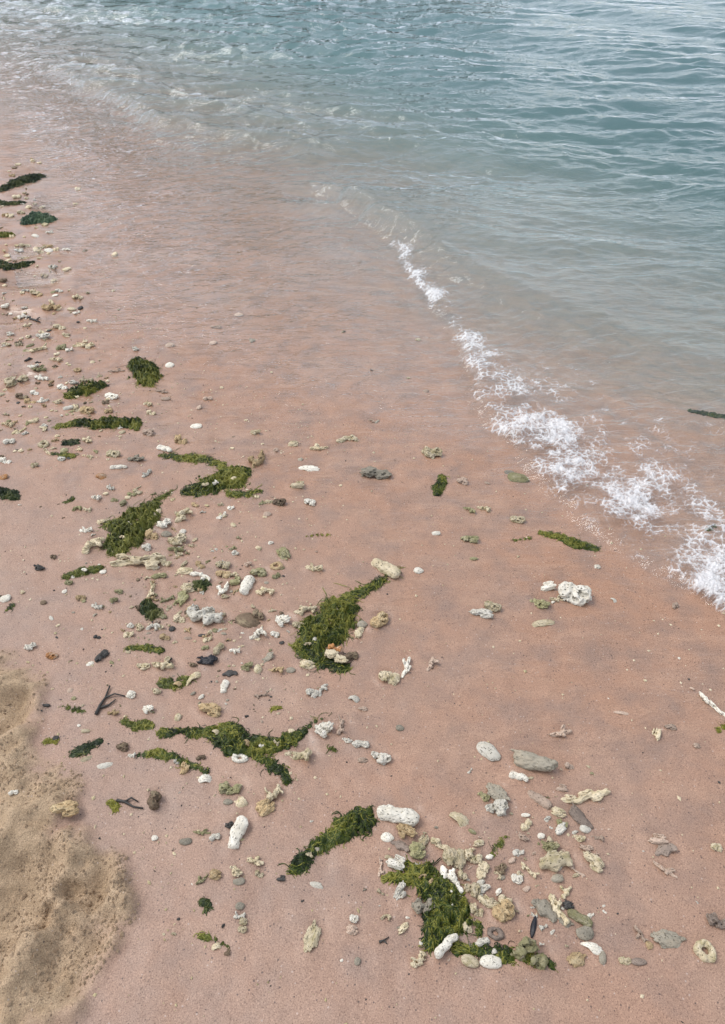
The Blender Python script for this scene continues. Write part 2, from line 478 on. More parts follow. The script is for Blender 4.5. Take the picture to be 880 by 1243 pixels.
def water_h(x, y):
    s = seaward(x, y)
    fr, cr = bore(x, y)
    deep = sst(.1, 2.2, s)
    # thin wash: follows the sand, then lies level
    z = 0.004 + 0.004 * sst(0, .8, s) + 0.0015 * n2(x * 3, y * 3, 71)
    # bore: front toe, crest, long back
    amp = .135 * sst(5.0, 4.35, y) * (.8 + .2 * n2(y * 2.3, y * 0, 72)) * sst(-1, .9, y)
    q = fr / cr
    toe = sst(-.01, .07, fr) * .30
    rise = sst(.25, 1.05, q) * .70
    back = np.exp(-np.maximum(fr - cr, 0) / .85)
    b = amp * (toe + rise) * (.45 + .55 * back)
    # rough water in the broken part
    churn = sst(0, .05, fr) * sst(1.15, .5, q) * sst(4.6, 4.0, y)
    b = b + churn * (.007 * fbm2(x * 17, y * 17, 3, 74) + .0035 * fbm2(x * 45, y * 45, 2, 75))
    z = z + b
    # the next small swell
    d2 = (y - np.interp(x, _S2X, _S2Y) + .10 * fbm2(x * 1.6, y * 1.6, 2, 76)) * .85
    sw = np.where(d2 < 0, np.exp(-(d2 / .15) ** 2), np.exp(-(d2 / .75) ** 2))
    z = z + .075 * sw * sst(.2, 1.1, s) * (.7 + .45 * n2(x * .9, y * .9, 78))
    # further swells, bending with the shore
    ph = (s + .5 * fbm2(x * .45, y * .45, 3, 79)) * 2 * math.pi / 2.5
    z = z + .040 * skew(-ph, .5) * sst(3.0, 5.5, s) * (.75 + .5 * n2(x * .35, y * .35, 80))
    # wind chop: skewed trains, patchy
    wx = x + .16 * fbm2(x * 1.1, y * 1.1, 3, 81); wy = y + .16 * fbm2(x * 1.1, y * 1.1, 3, 85)
    rg = np.random.RandomState(5)
    left = .52 + .72 * sst(1.2, -2.2, x - .12 * y)
    patch = left * (.55 + .75 * sst(-.45, .55, fbm2(x * .55, y * .9, 3, 90)))
    tot = 0
    for k in range(22):
        lam = .11 * (1.09 ** k) * (1 + .1 * rg.rand())
        th = R(-90) + rg.normal(0, R(27))
        kx, ky = math.cos(th) * 2 * math.pi / lam, math.sin(th) * 2 * math.pi / lam
        m = .5 + .5 * n2(wx * .5 / lam ** .5, wy * .9 / lam ** .5, 100 + k)
        tot = tot + lam * .028 * skew(kx * wx + ky * wy + rg.rand() * 6.3, .7) * m
    for k in range(9):
        lam = .34 * (1.14 ** k)
        th = R(-90) + rg.normal(0, R(20))
        kx, ky = math.cos(th) * 2 * math.pi / lam, math.sin(th) * 2 * math.pi / lam
        m = np.clip(.3 + .9 * n2(wx * .55 / lam ** .5, wy * 1.2 / lam ** .5, 180 + k), 0, 1)
        tot = tot + lam * .021 * skew(kx * wx + ky * wy + rg.rand() * 6.3, .95) * m * sst(1.5, 4.5, s + .50 * np.clip(y - 4.6, 0, 8) * sst(.5, 1.7, s))
    se = s + .50 * np.clip(y - 4.6, 0, 8) * sst(.5, 1.7, s)
    z = z + tot * patch * sst(.25, 2.4, se) * sst(60, 15, y)
    # sharp little crests, dense to the left, sparse where the water lies calmer
    for (fx, fy, am, s0, s1, k) in ((2.0, 7.2, .016, 3.0, 5.5, 0), (3.0, 11.0, .011, 1.3, 3.0, 1), (4.6, 17.0, .0050, .7, 1.8, 2)):
        tilt = .22 * np.sin(k * 2.1 + .7)
        rn = n2((wx + tilt * wy) * fx, (wy - tilt * wx) * fy, 190 + k)
        rdg = np.clip(1 - np.abs(rn) * 1.15, 0, 1) ** 5
        z = z + am * rdg * sst(-.35, .45, n2(x * .9 * (k + 1), y * 1.6 * (k + 1), 194 + k) + .35 * (left - .85) * 2) * sst(s0, s1, se) * sst(60, 15, y)
    # capillary wrinkles on the wash
    wv = 0
    wx = wx + .035 * fbm2(x * 5, y * 7, 2, 171); wy = wy + .035 * fbm2(x * 5, y * 7, 2, 173)
    for k in range(9):
        lam = .036 * (1.17 ** k)
        th = R(-80) + rg.normal(0, R(32))
        kx, ky = math.cos(th) * 2 * math.pi / lam, math.sin(th) * 2 * math.pi / lam
        m = np.clip(.25 + .9 * n2(wx * 4.5, wy * 7.5, 140 + k), 0, 1)
        wv = wv + lam * .036 * skew(kx * (wx + .1 * wx) + ky * wy + rg.rand() * 6.3, .8) * m
    z = z + wv * sst(-.05, .30, s) * (1 - .6 * deep)
    return z


def half_axis(a, b, d, rate, far):
    v = [a]; st_ = d
    while v[-1] < far:
        st_ = d + rate * (v[-1] - a) if v[-1] < b else st_ * 1.22
        v.append(v[-1] + st_)
    return np.array(v)


_m = np.arange(-2.2, 2.2, .0095)
_o = half_axis(2.2, 7.5, .0095, .0125, 420)
xs = np.concatenate([-_o[::-1], _m[1:], _o])
ys = np.concatenate([np.arange(.9, 5.4, .0092), half_axis(5.4, 16.0, .0092, .0062, 620)])
X, Y = np.meshgrid(xs, ys)
Zw = water_h(X, Y)
S = seaward(X, Y)
# keep only cells over or just beside the sea (where the sheet dips under the sand)
mask = S > -.30
kc = mask[:-1, :-1] & mask[1:, 1:] & mask[:-1, 1:] & mask[1:, :-1]
rip = (.42 - .26 * sst(.1, 1.5, S) * (.6 + .5 * fbm2(X * .8, Y * .8, 2, 160))) * sst(40, 10, Y)
F = grid_faces(len(xs), len(ys), kc)
V = np.stack([X, Y, Zw], -1).reshape(-1, 3)
used = np.unique(F); rm = np.zeros(len(V), np.int64); rm[used] = np.arange(len(used))
link('sea_water', mesh_np('sea_water', V[used], rm[F], True, {'ripple': rip.ravel()[used], 'film': (.10 + .90 * sst(.0005, .009, Zw - sand_h(X, Y))).ravel()[used]}), WATER, kind='structure')

# ------------------------------------------------------------------ wooded headland across the bay, mirrored in the far ripples
def mat_headland():
    s = NB('headland')
    tc = s.n('TexCoord').outputs['Object']
    z = s.n('SeparateXYZ'); s.l(tc, z.inputs[0])
    f = s.math('ADD', s.math('MULTIPLY', z.outputs[2], .12), s.math('MULTIPLY', s.noise(tc, .35, 5), .9))
    c = s.ramp(f, [(.40, (.12, .08, .05)), (.62, (.08, .06, .035)), (.8, (.022, .036, .014)), (1, (.03, .05, .018))])
    s.l(c, s.b.inputs['Base Color']); s.b.inputs['Roughness'].default_value = .95
    return s.m


hx = np.linspace(-1, 1, 150); hy = np.linspace(0, 1, 40)
U, Vv = np.meshgrid(hx, hy)
az = R(-11) + U * R(24)
dist = 44 + 34 * Vv + 10 * fbm2(U * 3, Vv, 2, 401)
hgt = 22 * np.sin(np.pi * np.clip(Vv, 0, 1)) ** .7 * (1 - U ** 2) * (.75 + .5 * fbm2(U * 5, Vv * 3, 4, 403)) + 2.5 * fbm2(U * 30, Vv * 12, 3, 405) * (1 - U * U) - 3.4 * (1 - np.sin(np.pi * Vv)) - .3
link('headland', mesh_np('headland', np.stack([np.sin(az) * dist, np.cos(az) * dist, hgt], -1).reshape(-1, 3), grid_faces(150, 40)[:, ::-1], True), mat_headland(), kind='structure')

# ------------------------------------------------------------------ foam
def worley(x, y, seed):
    """gap between the nearest and the second nearest bubble: small along the walls"""
    i = np.floor(x).astype(int); j = np.floor(y).astype(int)
    f1 = np.full(x.shape, 9.0); f2 = f1.copy()
    for a in (-1, 0, 1):
        for b in (-1, 0, 1):
            ii = i + a + seed * 13; jj = j + b + seed * 7
            d = np.hypot(i + a + .5 + .5 * _T2[ii & 255, jj & 255] - x, j + b + .5 + .5 * _T2[(ii + 91) & 255, (jj + 53) & 255] - y)
            f2 = np.minimum(f2, np.maximum(f1, d)); f1 = np.minimum(f1, d)
    return f2 - f1


def foam_patch(name, x0, x1, y0, y1, step, dens, label, fq=38):
    xs = np.arange(x0, x1, step); ys = np.arange(y0, y1, step)
    X, Y = np.meshgrid(xs, ys)
    D = dens(X, Y)
    cell = (D[:-1, :-1] > .04) & (D[1:, 1:] > .04)
    wxx = X + .022 * fbm2(X * 10, Y * 10, 2, 201); wyy = Y + .022 * fbm2(X * 10, Y * 10, 2, 203)
    web = 1 - sst(.0, .40, worley(wxx * fq, wyy * fq * 1.3, 1))
    web2 = 1 - sst(.0, .50, worley(wxx * fq * 2.7, wyy * fq * 3.2, 2))
    grain = fbm2(X * fq * 7, Y * fq * 7, 2, 209)
    lump = fbm2(X * 24, Y * 24, 3, 211)
    f = D * 1.5 - 1.12 + .70 * web * (.6 + .5 * lump) + .34 * web2 + .16 * grain + .48 * lump
    cover = sst(-.05, .85, f) * sst(.04, .2, D)
    ok = cover > .02
    k = cell & ((ok[:-1, :-1].astype(int) + ok[1:, 1:] + ok[:-1, 1:] + ok[1:, :-1]) >= 1)
    Hh = np.clip(f, 0, 1.1) * .0042 * (1 + .5 * grain + .6 * (web2 - .4))
    F = grid_faces(len(xs), len(ys), k)
    used = np.unique(F); rm = np.zeros(X.size, np.int64); rm[used] = np.arange(len(used))
    xu, yu = X.ravel()[used], Y.ravel()[used]
    zu = np.maximum(water_h(xu, yu), sand_h(xu, yu) + .002) + .0012 + Hh.ravel()[used]
    return link(name, mesh_np(name, np.stack([xu, yu, zu], -1), rm[F], True, {'cover': cover.ravel()[used]}), FOAM, kind='stuff', label=label, category='foam')


def dens_bore(x, y):
    fr, cr = bore(x, y)
    wd = .13 + .60 * sst(3.0, 1.7, y)
    q = fr / wd
    e = sst(-.02, .05, fr) * sst(1.15, .35, q)
    brk = .70 + .62 * fbm2(x * 5.5, y * 5.5, 3, 220)
    far = sst(1.2, .5, (q - .55)) * .42 * sst(0, .2, fr) * sst(2.9, 2.3, y)
    return np.clip(np.maximum(e * brk, far * brk) * sst(4.05, 3.70, y), 0, 1)


foam_patch('breaking_foam', .05, 1.9, .9, 4.1, .0030, dens_bore, 'white lacy foam along the front of the small breaking wave')


def dens_far(x, y):
    s = seaward(x, y)
    b = .55 * sst(.0, .15, s) * sst(1.25, .5, s) * sst(4.8, 6.2, y) + .25 * sst(-.02, .06, s) * sst(.3, .1, s) * sst(3.5, 4.5, y)
    return np.clip(b * (.42 + .8 * fbm2(x * 2.2, y * 5, 3, 231)), 0, 1)


foam_patch('wash_foam', -5.6, -1.2, 3.6, 10.5, .0125, dens_far, 'thin pale foam on the wash beyond the seaweed shingle', 16)

#OBJECTS
# ------------------------------------------------------------------ solid shapes from distance fields
def surface_nets(D, lo, hi):
    n = D.shape
    ins = D < 0
    c = np.zeros((n[0] - 1, n[1] - 1, n[2] - 1, 3)); cnt = np.zeros(c.shape[:3])
    sl = (slice(None, -1), slice(1, None))
    I, J, K = np.meshgrid(*[np.arange(m - 1) for m in n], indexing='ij')
    for ax in range(3):
        for a in (0, 1):
            for b in (0, 1):
                o0 = [0, 0, 0]; oth = [q for q in range(3) if q != ax]
                o0[oth[0]] = a; o0[oth[1]] = b
                o1 = list(o0); o1[ax] = 1
                v0 = D[sl[o0[0]], sl[o0[1]], sl[o0[2]]]; v1 = D[sl[o1[0]], sl[o1[1]], sl[o1[2]]]
                x = (v0 < 0) != (v1 < 0)
                t = np.where(x, v0 / np.where(x, v0 - v1, 1), 0)
                for q in range(3):
                    c[..., q] += np.where(x, (o0[q] + (t if q == ax else 0)), 0)
                cnt += x
    act = cnt > 0
    idx = -np.ones(act.shape, int); idx[act] = np.arange(act.sum())
    P = np.stack([I, J, K], -1)[act] + c[act] / cnt[act][:, None]
    V = lo + P * (hi - lo) / (np.array(n) - 1)
    F = []
    for ax in range(3):
        o = [q for q in range(3) if q != ax]
        A = [slice(1, -1)] * 3; A[ax] = slice(0, -1)
        B = [slice(1, -1)] * 3; B[ax] = slice(1, None)
        a = ins[tuple(A)]; b = ins[tuple(B)]
        q = np.argwhere(a != b)
        if not len(q): continue
        fl = a[tuple(q.T)]
        base = q.copy(); base[:, o[0]] += 1; base[:, o[1]] += 1
        def cell(d0, d1):
            r = base.copy(); r[:, o[0]] += d0; r[:, o[1]] += d1
            return idx[r[:, 0], r[:, 1], r[:, 2]]
        f = np.stack([cell(-1, -1), cell(0, -1), cell(0, 0), cell(-1, 0)], -1)
        if ax == 1: fl = ~fl
        f[~fl] = f[~fl][:, ::-1]
        F.append(f)
    return V, np.concatenate(F)


def shape_mesh(name, sdf, n=34, ext=(.62, .62, .5)):
    ext = np.array(ext)
    g = [np.linspace(-e, e, max(14, int(n * e / ext.max()))) for e in ext]
    P = np.meshgrid(*g, indexing='ij')
    D = sdf(*P)
    for ax in range(3):
        for e in (0, -1):
            t = [slice(None)] * 3; t[ax] = e; D[tuple(t)] = np.maximum(D[tuple(t)], .02)
    V, F = surface_nets(D, -ext, ext)
    lo, hi = V.min(0), V.max(0)
    V = V - (lo + hi) / 2
    V[:, 0] /= (hi - lo)[0]; V[:, 1] /= (hi - lo)[1]
    V[:, 2] = (V[:, 2] - V[:, 2].min()) / (hi - lo)[2]
    return mesh_np(name, V, F, True)


def smin(a, b, k):
    h = np.clip(.5 + .5 * (b - a) / k, 0, 1)
    return b * (1 - h) + a * h - k * h * (1 - h)


def capsule(P, a, b, r0, r1):
    a = np.array(a); b = np.array(b); d = b - a
    t = np.clip(((P[0] - a[0]) * d[0] + (P[1] - a[1]) * d[1] + (P[2] - a[2]) * d[2]) / (d @ d + 1e-9), 0, 1)
    return np.sqrt((P[0] - a[0] - t * d[0]) ** 2 + (P[1] - a[1] - t * d[1]) ** 2 + (P[2] - a[2] - t * d[2]) ** 2) - (r0 + (r1 - r0) * t)


def rough(P, sd, a=.05, f=5):
    return a * n3(P[0] * f, P[1] * f, P[2] * f, sd) + a * .5 * n3(P[0] * f * 2.3, P[1] * f * 2.3, P[2] * f * 2.3, sd + 3)


def pits(P, D, rg, k, r):
    """open pores: balls taken out of the surface, and a few burrows running inwards"""
    near = np.argwhere(np.abs(D) < .03)
    if len(near) == 0: return D
    for _ in range(k):
        i = tuple(near[rg.randint(len(near))])
        c = [P[q][i] for q in range(3)]
        rr = r * rg.uniform(.5, 1.25)
        D = np.maximum(D, -(np.sqrt(sum((P[q] - c[q]) ** 2 for q in range(3))) - rr))
    for _ in range(k // 7 if r > .045 else 0):
        i = tuple(near[rg.randint(len(near))])
        c = np.array([P[q][i] for q in range(3)]); c[2] = abs(c[2])
        D = np.maximum(D, -capsule(P, c, c * .25 + rg.uniform(-.08, .08, 3), r * 1.55, r * .7))
    return D


def mk(kind, sd, n=34):
    rg = np.random.RandomState(sd * 131 + 7)
    def f(*P):
        if kind == 'lump':
            D = 9
            for k in range(rg.randint(3, 6)):
                c = rg.uniform(-.26, .26, 3) * (1, .8, .5); r = rg.uniform(.15, .27)
                D = smin(D, np.sqrt((P[0] - c[0]) ** 2 + (P[1] - c[1]) ** 2 + (P[2] - c[2]) ** 2) - r, .10) if k else np.sqrt((P[0] - c[0]) ** 2 + (P[1] - c[1]) ** 2 + (P[2] - c[2]) ** 2) - r
            D = D + rough(P, sd, .075, 7) + .02 * n3(P[0] * 26, P[1] * 26, P[2] * 26, sd)
            return pits(P, D, rg, rg.randint(28, 46), .062)
        if kind == 'branch':
            pts = [np.array([-.42, rg.uniform(-.15, .15), 0])]
            pts.append(np.array([-.05, rg.uniform(-.12, .12), rg.uniform(-.02, .08)]))
            pts.append(np.array([.42, rg.uniform(-.2, .2), rg.uniform(-.05, .08)]))
            D = capsule(P, pts[0], pts[1], rg.uniform(.10, .15), .12)
            D = smin(D, capsule(P, pts[1], pts[2], .12, rg.uniform(.08, .13)), .06)
            for k in range(rg.randint(1, 4)):
                t = rg.rand(); b = pts[0] * (1 - t) + pts[2] * t
                e = b + np.array([rg.uniform(-.15, .25), rg.choice([-1, 1]) * rg.uniform(.2, .38), rg.uniform(0, .2)])
                D = smin(D, capsule(P, b, e, .11, rg.uniform(.06, .11)), .07)
            D = D + rough(P, sd, .055, 8) + .015 * n3(P[0] * 26, P[1] * 26, P[2] * 26, sd)
            return pits(P, D, rg, rg.randint(18, 30), .05)
        if kind == 'finger':
            D = 9
            xk = np.linspace(-.38, .38, 5); rr = rg.uniform(.14, .20, 5); yy = rg.uniform(-.045, .045, 5)
            for k in range(5):
                d = np.sqrt((P[0] - xk[k]) ** 2 + (P[1] - yy[k]) ** 2 + P[2] ** 2) - rr[k]
                D = d if k == 0 else smin(D, d, .12)
            D = D + rough(P, sd, .032, 6) + .01 * n3(P[0] * 24, P[1] * 24, P[2] * 24, sd)
            return pits(P, D, rg, rg.randint(30, 60), .026)
        if kind == 'pebble':
            a, b, c = .5, rg.uniform(.36, .46), rg.uniform(.22, .3)
            q = np.sqrt((P[0] / a) ** 2 + (P[1] / b) ** 2 + (P[2] / c) ** 2)
            return (q - 1) * .3 + rough(P, sd, .07, 2.2)
        if kind == 'slab':
            q = (np.abs(P[0] / .5) ** 2.3 + np.abs(P[1] / .36) ** 2.3 + np.abs(P[2] / .22) ** 2.3) ** (1 / 2.3)
            D = (q - 1) * .3 + rough(P, sd, .12, 3.8) + .035 * n3(P[0] * 18, P[1] * 18, P[2] * 18, sd)
            return pits(P, D, rg, 24, .042)
        if kind == 'shell':
            # curved piece of a broken valve
            c = np.array([0, 0, -.32])
            rad = np.sqrt((P[0] - c[0]) ** 2 + ((P[1] - c[1]) * 1.15) ** 2 + ((P[2] - c[2]) * 1.1) ** 2)
            D = np.abs(rad - .55 - .015 * np.sin(np.arctan2(P[1], P[0] + .55) * 34)) - .035
            D = np.maximum(D, -(P[2] - .02))
            a = rg.uniform(0, 6.28)
            D = np.maximum(D, P[0] * math.cos(a) + P[1] * math.sin(a) - rg.uniform(.12, .3) + .05 * n3(P[0] * 6, P[1] * 6, P[2] * 6, sd))
            return D
        if kind == 'ring':
            rad = np.sqrt(P[0] ** 2 + (P[1] * 1.25) ** 2)
            D = np.sqrt((rad - .30) ** 2 + P[2] ** 2) - .15
            return pits(P, D + rough(P, sd, .055, 5), rg, 8, .05)
        if kind == 'cluster':
            D = None
            for k in range(11):
                c = np.array([rg.uniform(-.42, .42), rg.uniform(-.2, .2), rg.uniform(-.08, .14)]); r = rg.uniform(.11, .17)
                d = np.sqrt(sum((P[q] - c[q]) ** 2 for q in range(3))) - r
                D = d if D is None else smin(D, d, .05)
            D = D + rough(P, sd, .04, 8)
            return pits(P, D, rg, 70, .055)
    ext = {'lump': (.62, .55, .5), 'branch': (.62, .62, .4), 'finger': (.66, .36, .3), 'pebble': (.6, .55, .4), 'slab': (.6, .5, .33),
           'shell': (.6, .6, .3), 'ring': (.6, .5, .3), 'cluster': (.66, .45, .38)}[kind]
    return shape_mesh(kind, f, n, ext)


LIB = {}
for kind, cnt, n in (('lump', 12, 50), ('branch', 12, 52), ('finger', 4, 60), ('pebble', 6, 20), ('slab', 4, 36), ('shell', 5, 40), ('ring', 3, 42), ('cluster', 4, 66)):
    LIB[kind] = [mk(kind, k + 1, n) for k in range(cnt)]
SMALL = {k: [mk(k, 40 + j, n) for j in range(c)] for k, c, n in (('lump', 6, 15), ('branch', 6, 18), ('pebble', 4, 11), ('shell', 3, 20))}

NAMES = {'lump': 'coral_lump', 'branch': 'coral_branch', 'finger': 'coral_finger', 'pebble': 'pebble', 'slab': 'flat_stone', 'shell': 'shell_fragment',
         'ring': 'coral_ring', 'cluster': 'coral_cluster'}
WORDS = {'lump': 'pitted coral lump', 'branch': 'forked coral piece', 'finger': 'finger-shaped coral piece', 'pebble': 'smooth pebble', 'slab': 'flat worn stone',
         'shell': 'curved shell fragment', 'ring': 'ring-shaped coral piece', 'cluster': 'knobbly coral cluster'}
CATS = {'lump': 'coral', 'branch': 'coral', 'finger': 'coral', 'pebble': 'pebble', 'slab': 'stone', 'shell': 'shell', 'ring': 'coral', 'cluster': 'coral'}
COLW = {'white': 'white', 'cream': 'cream', 'tan': 'tan', 'olive': 'olive-stained', 'grey': 'grey', 'brown': 'brown', 'dark': 'blackish', 'orange': 'orange-tinged',
        'mauve': 'mauve-grey', 'pale': 'sand-coated'}

random.seed(11)
RG = np.random.RandomState(3)
LAND = []          # landmarks: (x, y, phrase)
PIECES = []        # everything that gets its label from its neighbours


def place(kind, px, py, wpx, hpx, ang, col, label=None, lib=None, sink=.2, tall=None, var=None):
    x, y, z, ppm = hit(px, py + .12 * hpx)
    el = math.atan2(CAM_H, math.hypot(x, y))
    L, B = wpx / ppm, hpx / ppm
    a = math.atan2(math.sin(R(ang)) / max(math.sin(el), .35), math.cos(R(ang)))
    lib = lib or LIB
    me = lib[kind][(var if var is not None else RG.randint(99)) % len(lib[kind])]
    o = bpy.data.objects.new(NAMES[kind], me); sc.collection.objects.link(o)
    if not me.materials: me.materials.append(None)
    o.material_slots[0].link = 'OBJECT'; o.material_slots[0].material = ROCK[col]
    H = B * (tall if tall else {'pebble': .55, 'slab': .5, 'shell': .45, 'ring': .5}.get(kind, .72))
    # what the eye sees as breadth is part depth, part height
    Bd = max((B - H * math.cos(el) * .55) / max(math.sin(el), .42), B * .7)
    o.scale = (L * 1.04, Bd * 1.04, H)
    if abs(math.sin(R(ang))) > .6: o.scale = (L / max(math.sin(el), .6) * 1.0, max(B, L * .3), H)
    o.rotation_euler = (RG.normal(0, .10), RG.normal(0, .08), a)
    o.location = (x, y, z - (sink + .08) * H)
    o['category'] = CATS[kind]
    if label:
        o['label'] = label
    PIECES.append((o, kind, col, max(wpx, hpx) / ppm, label, x, y))
    return o


# ------------------------------------------------------------------ seaweed
def weed(px_line, col, label, phrase, extra=(), hh=.55, dens=1.0, name='seaweed_clump', z0=None):
    lines = [px_line] + list(extra)
    G = []
    for ln in lines:
        q = []
        for (px, py, hw) in ln:
            x, y, z, ppm = hit(px, py)
            el = math.atan2(CAM_H, math.hypot(x, y))
            q.append((x, y, hw / ppm * .9 * (1.0 + .22 * (1 / math.sin(el) - 1))))
        # subdivide
        r = []
        for a, b in zip(q[:-1], q[1:]):
            m = max(2, int(math.hypot(b[0] - a[0], b[1] - a[1]) / .012))
            for t in np.linspace(0, 1, m, endpoint=False): r.append([a[k] * (1 - t) + b[k] * t for k in range(3)])
        r.append(list(q[-1]))
        G.append(np.array(r))
    A = np.concatenate(G)
    T = np.concatenate([np.gradient(g[:, :2], axis=0) if len(g) > 1 else np.array([[1., 0]]) for g in G])
    T /= np.linalg.norm(T, axis=1)[:, None] + 1e-9
    ox, oy = A[:, 0].mean(), A[:, 1].mean()
    oz = float(sand_h(np.array([ox]), np.array([oy]))[0])
    seed = int(abs(px_line[0][0]) * 3 + px_line[0][1]) % 97
    wmax = A[:, 2].max()

    def mound(x, y):
        """height of the mat over the sand, and the index of the nearest axis point"""
        d = np.hypot(x[:, None] - A[None, :, 0], y[:, None] - A[None, :, 1]) / A[None, :, 2]
        i = d.argmin(1); q = d[np.arange(len(x)), i]
        q = q + .55 * fbm2(x * 34, y * 34, 3, seed) + .32 * n2(x * 110, y * 110, seed + 2)
        rid = 1 - np.abs(fbm2(x * 55, y * 55, 2, seed + 5)) * 1.6
        hm = np.minimum(A[i, 2], .045) * hh * .74 * np.sqrt(np.clip(1 - q * q, 0, 1)) * (.25 + 1.05 * np.clip(rid, 0, 1) + .30 * fbm2(x * 130, y * 130, 2, seed + 8))
        return hm, i, q

    st = max(.0026, wmax / 16)
    pad = wmax * 1.2
    gx = np.arange(A[:, 0].min() - pad, A[:, 0].max() + pad, st); gy = np.arange(A[:, 1].min() - pad, A[:, 1].max() + pad, st)
    X, Y = np.meshgrid(gx, gy)
    hm, i, q = mound(X.ravel(), Y.ravel())
    q = q.reshape(X.shape); hm = hm.reshape(X.shape)
    sh = sand_h(X, Y)
    keep = q < 1.0
    k = (keep[:-1, :-1].astype(int) + keep[1:, 1:] + keep[:-1, 1:] + keep[1:, :-1]) >= 2
    F = grid_faces(len(gx), len(gy), k)
    if len(F) == 0: return None
    V = np.stack([X - ox, Y - oy, sh + hm - .0005 - oz], -1).reshape(-1, 3)
    tone = .15 + .5 * np.clip(hm / (hm.max() + 1e-6), 0, 1)
    used = np.unique(F); rm = np.zeros(len(V), np.int64); rm[used] = np.arange(len(used))
    root = bpy.data.objects.new(name, None); sc.collection.objects.link(root)
    root.location = (ox, oy, oz); root.empty_display_size = .02
    root['label'] = label; root['category'] = 'seaweed'; root['group'] = 'seaweed washed up along the waterline'
    link('mat', mesh_np('mat', V[used], rm[F], True, {'tone': tone.ravel()[used]}), WEED[col], root)
    # filaments lying over the mat
    rg = np.random.RandomState(seed + 900)
    area = float(np.sum(k)) * st * st
    N = int(np.clip(area / 1.5e-5 * dens, 30, 3600))
    vx = X[:-1, :-1][k]; vy = Y[:-1, :-1][k]
    pick = rg.randint(len(vx), size=N)
    px_ = vx[pick] + rg.rand(N) * st; py_ = vy[pick] + rg.rand(N) * st
    SEG = 9
    stray = rg.rand(N) < .05
    L = rg.uniform(.02, .065, N) * np.clip(wmax / .04, .5, 1.4)
    cx, cy_ = px_.copy(), py_.copy()
    _, ii, _ = mound(cx, cy_)
    th = np.arctan2(T[ii, 1], T[ii, 0]) + rg.normal(0, .38, N) + np.where(rg.rand(N) < .5, math.pi, 0)
    pts = []; dirs = []
    for sgm in range(SEG):
        th = th + .75 * n2(cx * 45, cy_ * 45, seed + 31) + rg.normal(0, .13, N)
        hmm, jj, qq = mound(cx, cy_)
        lift = .0006 + .0022 * rg.rand(N) * np.sin(np.pi * sgm / (SEG - 1)) + .0022 * n2(cx * 160, cy_ * 160, seed + 37)
        zz = sand_h(cx, cy_) + hmm + np.maximum(lift, .0006)
        pts.append(np.stack([cx - ox, cy_ - oy, zz - oz], -1)); dirs.append(th.copy())
        go = np.where((qq > .95) & ~stray, .25, 1.0) * L / SEG
        cx = cx + np.cos(th) * go; cy_ = cy_ + np.sin(th) * go
    wdt = rg.uniform(.0003, .0011, N)
    Vs = []
    for sgm in range(SEG):
        wv = wdt * (1.0 if 0 < sgm < SEG - 1 else .35)
        nx, ny = -np.sin(dirs[sgm]) * wv, np.cos(dirs[sgm]) * wv
        tw = wv * rg.uniform(-.9, .9, N)
        Vs.append(pts[sgm] + np.stack([nx, ny, tw], -1)); Vs.append(pts[sgm] + np.stack([-nx, -ny, -tw], -1))
    Vs = np.stack(Vs, 1).reshape(-1, 3)
    b = (np.arange(N) * SEG * 2)[:, None]
    Fs = np.concatenate([np.stack([b[:, 0] + 2 * g_, b[:, 0] + 2 * g_ + 1, b[:, 0] + 2 * g_ + 3, b[:, 0] + 2 * g_ + 2], -1) for g_ in range(SEG - 1)])
    tn = np.repeat(np.clip(.22 + .80 * rg.rand(N) * rg.rand(N) + .45 * n2(px_ * 30, py_ * 30, seed + 41), 0, 1), SEG * 2)
    link('filaments', mesh_np('filaments', Vs, Fs, True, {'tone': tn}), WEED[col], root, kind='stuff')
    LAND.append((ox, oy, phrase))
    return root


W = weed
W([(4, 230, 4), (20, 223, 6), (36, 217, 7), (49, 214, 4)], 'dark', 'dark green seaweed strip on the shingle above a little pool', 'the dark seaweed strip up the shingle')
W([(34, 270, 6), (44, 264, 9), (58, 268, 6)], 'teal', 'bluish green seaweed tuft between the dark strip and the puddles', 'the bluish seaweed tuft')
W([(-6, 246, 4), (12, 248, 4), (26, 246, 3)], 'dark', 'thin dark seaweed mixed into the shingle beside the bluish tuft', 'the thin seaweed in the shingle')
W([(-8, 285, 6), (10, 286, 5)], 'green', 'small green seaweed clump among shingle between the bluish tuft and the puddles', 'the puddles', name='seaweed_clump')
W([(-6, 318, 6), (10, 324, 5), (32, 321, 6)], 'dark', 'dark seaweed wedge lying beside the reflecting puddles', 'the dark wedge of seaweed by the puddles')
W([(168, 440, 8), (175, 452, 14), (183, 462, 10)], 'green', 'compact round green seaweed tuft standing in the edge of the wash', 'the round seaweed tuft at the wash edge', hh=.8)
W([(86, 479, 7), (104, 473, 11), (120, 469, 8)], 'green', 'fan-shaped green seaweed tuft above the long horizontal seaweed band', 'the fan-shaped seaweed tuft', hh=.7)
W([(70, 518, 3), (98, 513, 7), (128, 515, 10), (160, 514, 9), (166, 520, 5)], 'green', 'long horizontal band of dark green seaweed with pointed end', 'the horizontal seaweed band', hh=.7)
W([(80, 538, 5), (92, 537, 6)], 'dark', 'small blackish seaweed knot on a coral piece below the horizontal band', 'the blackish seaweed knot')
W([(64, 551, 3), (88, 554, 4)], 'green', 'thin green seaweed wisp below the horizontal band', 'the thin seaweed wisp')
W([(-8, 597, 8), (14, 600, 8), (22, 606, 3)], 'dark', 'dark green seaweed clump on bare sand beside a small orange pebble', 'the seaweed clump on the bare sand edge', hh=.7)
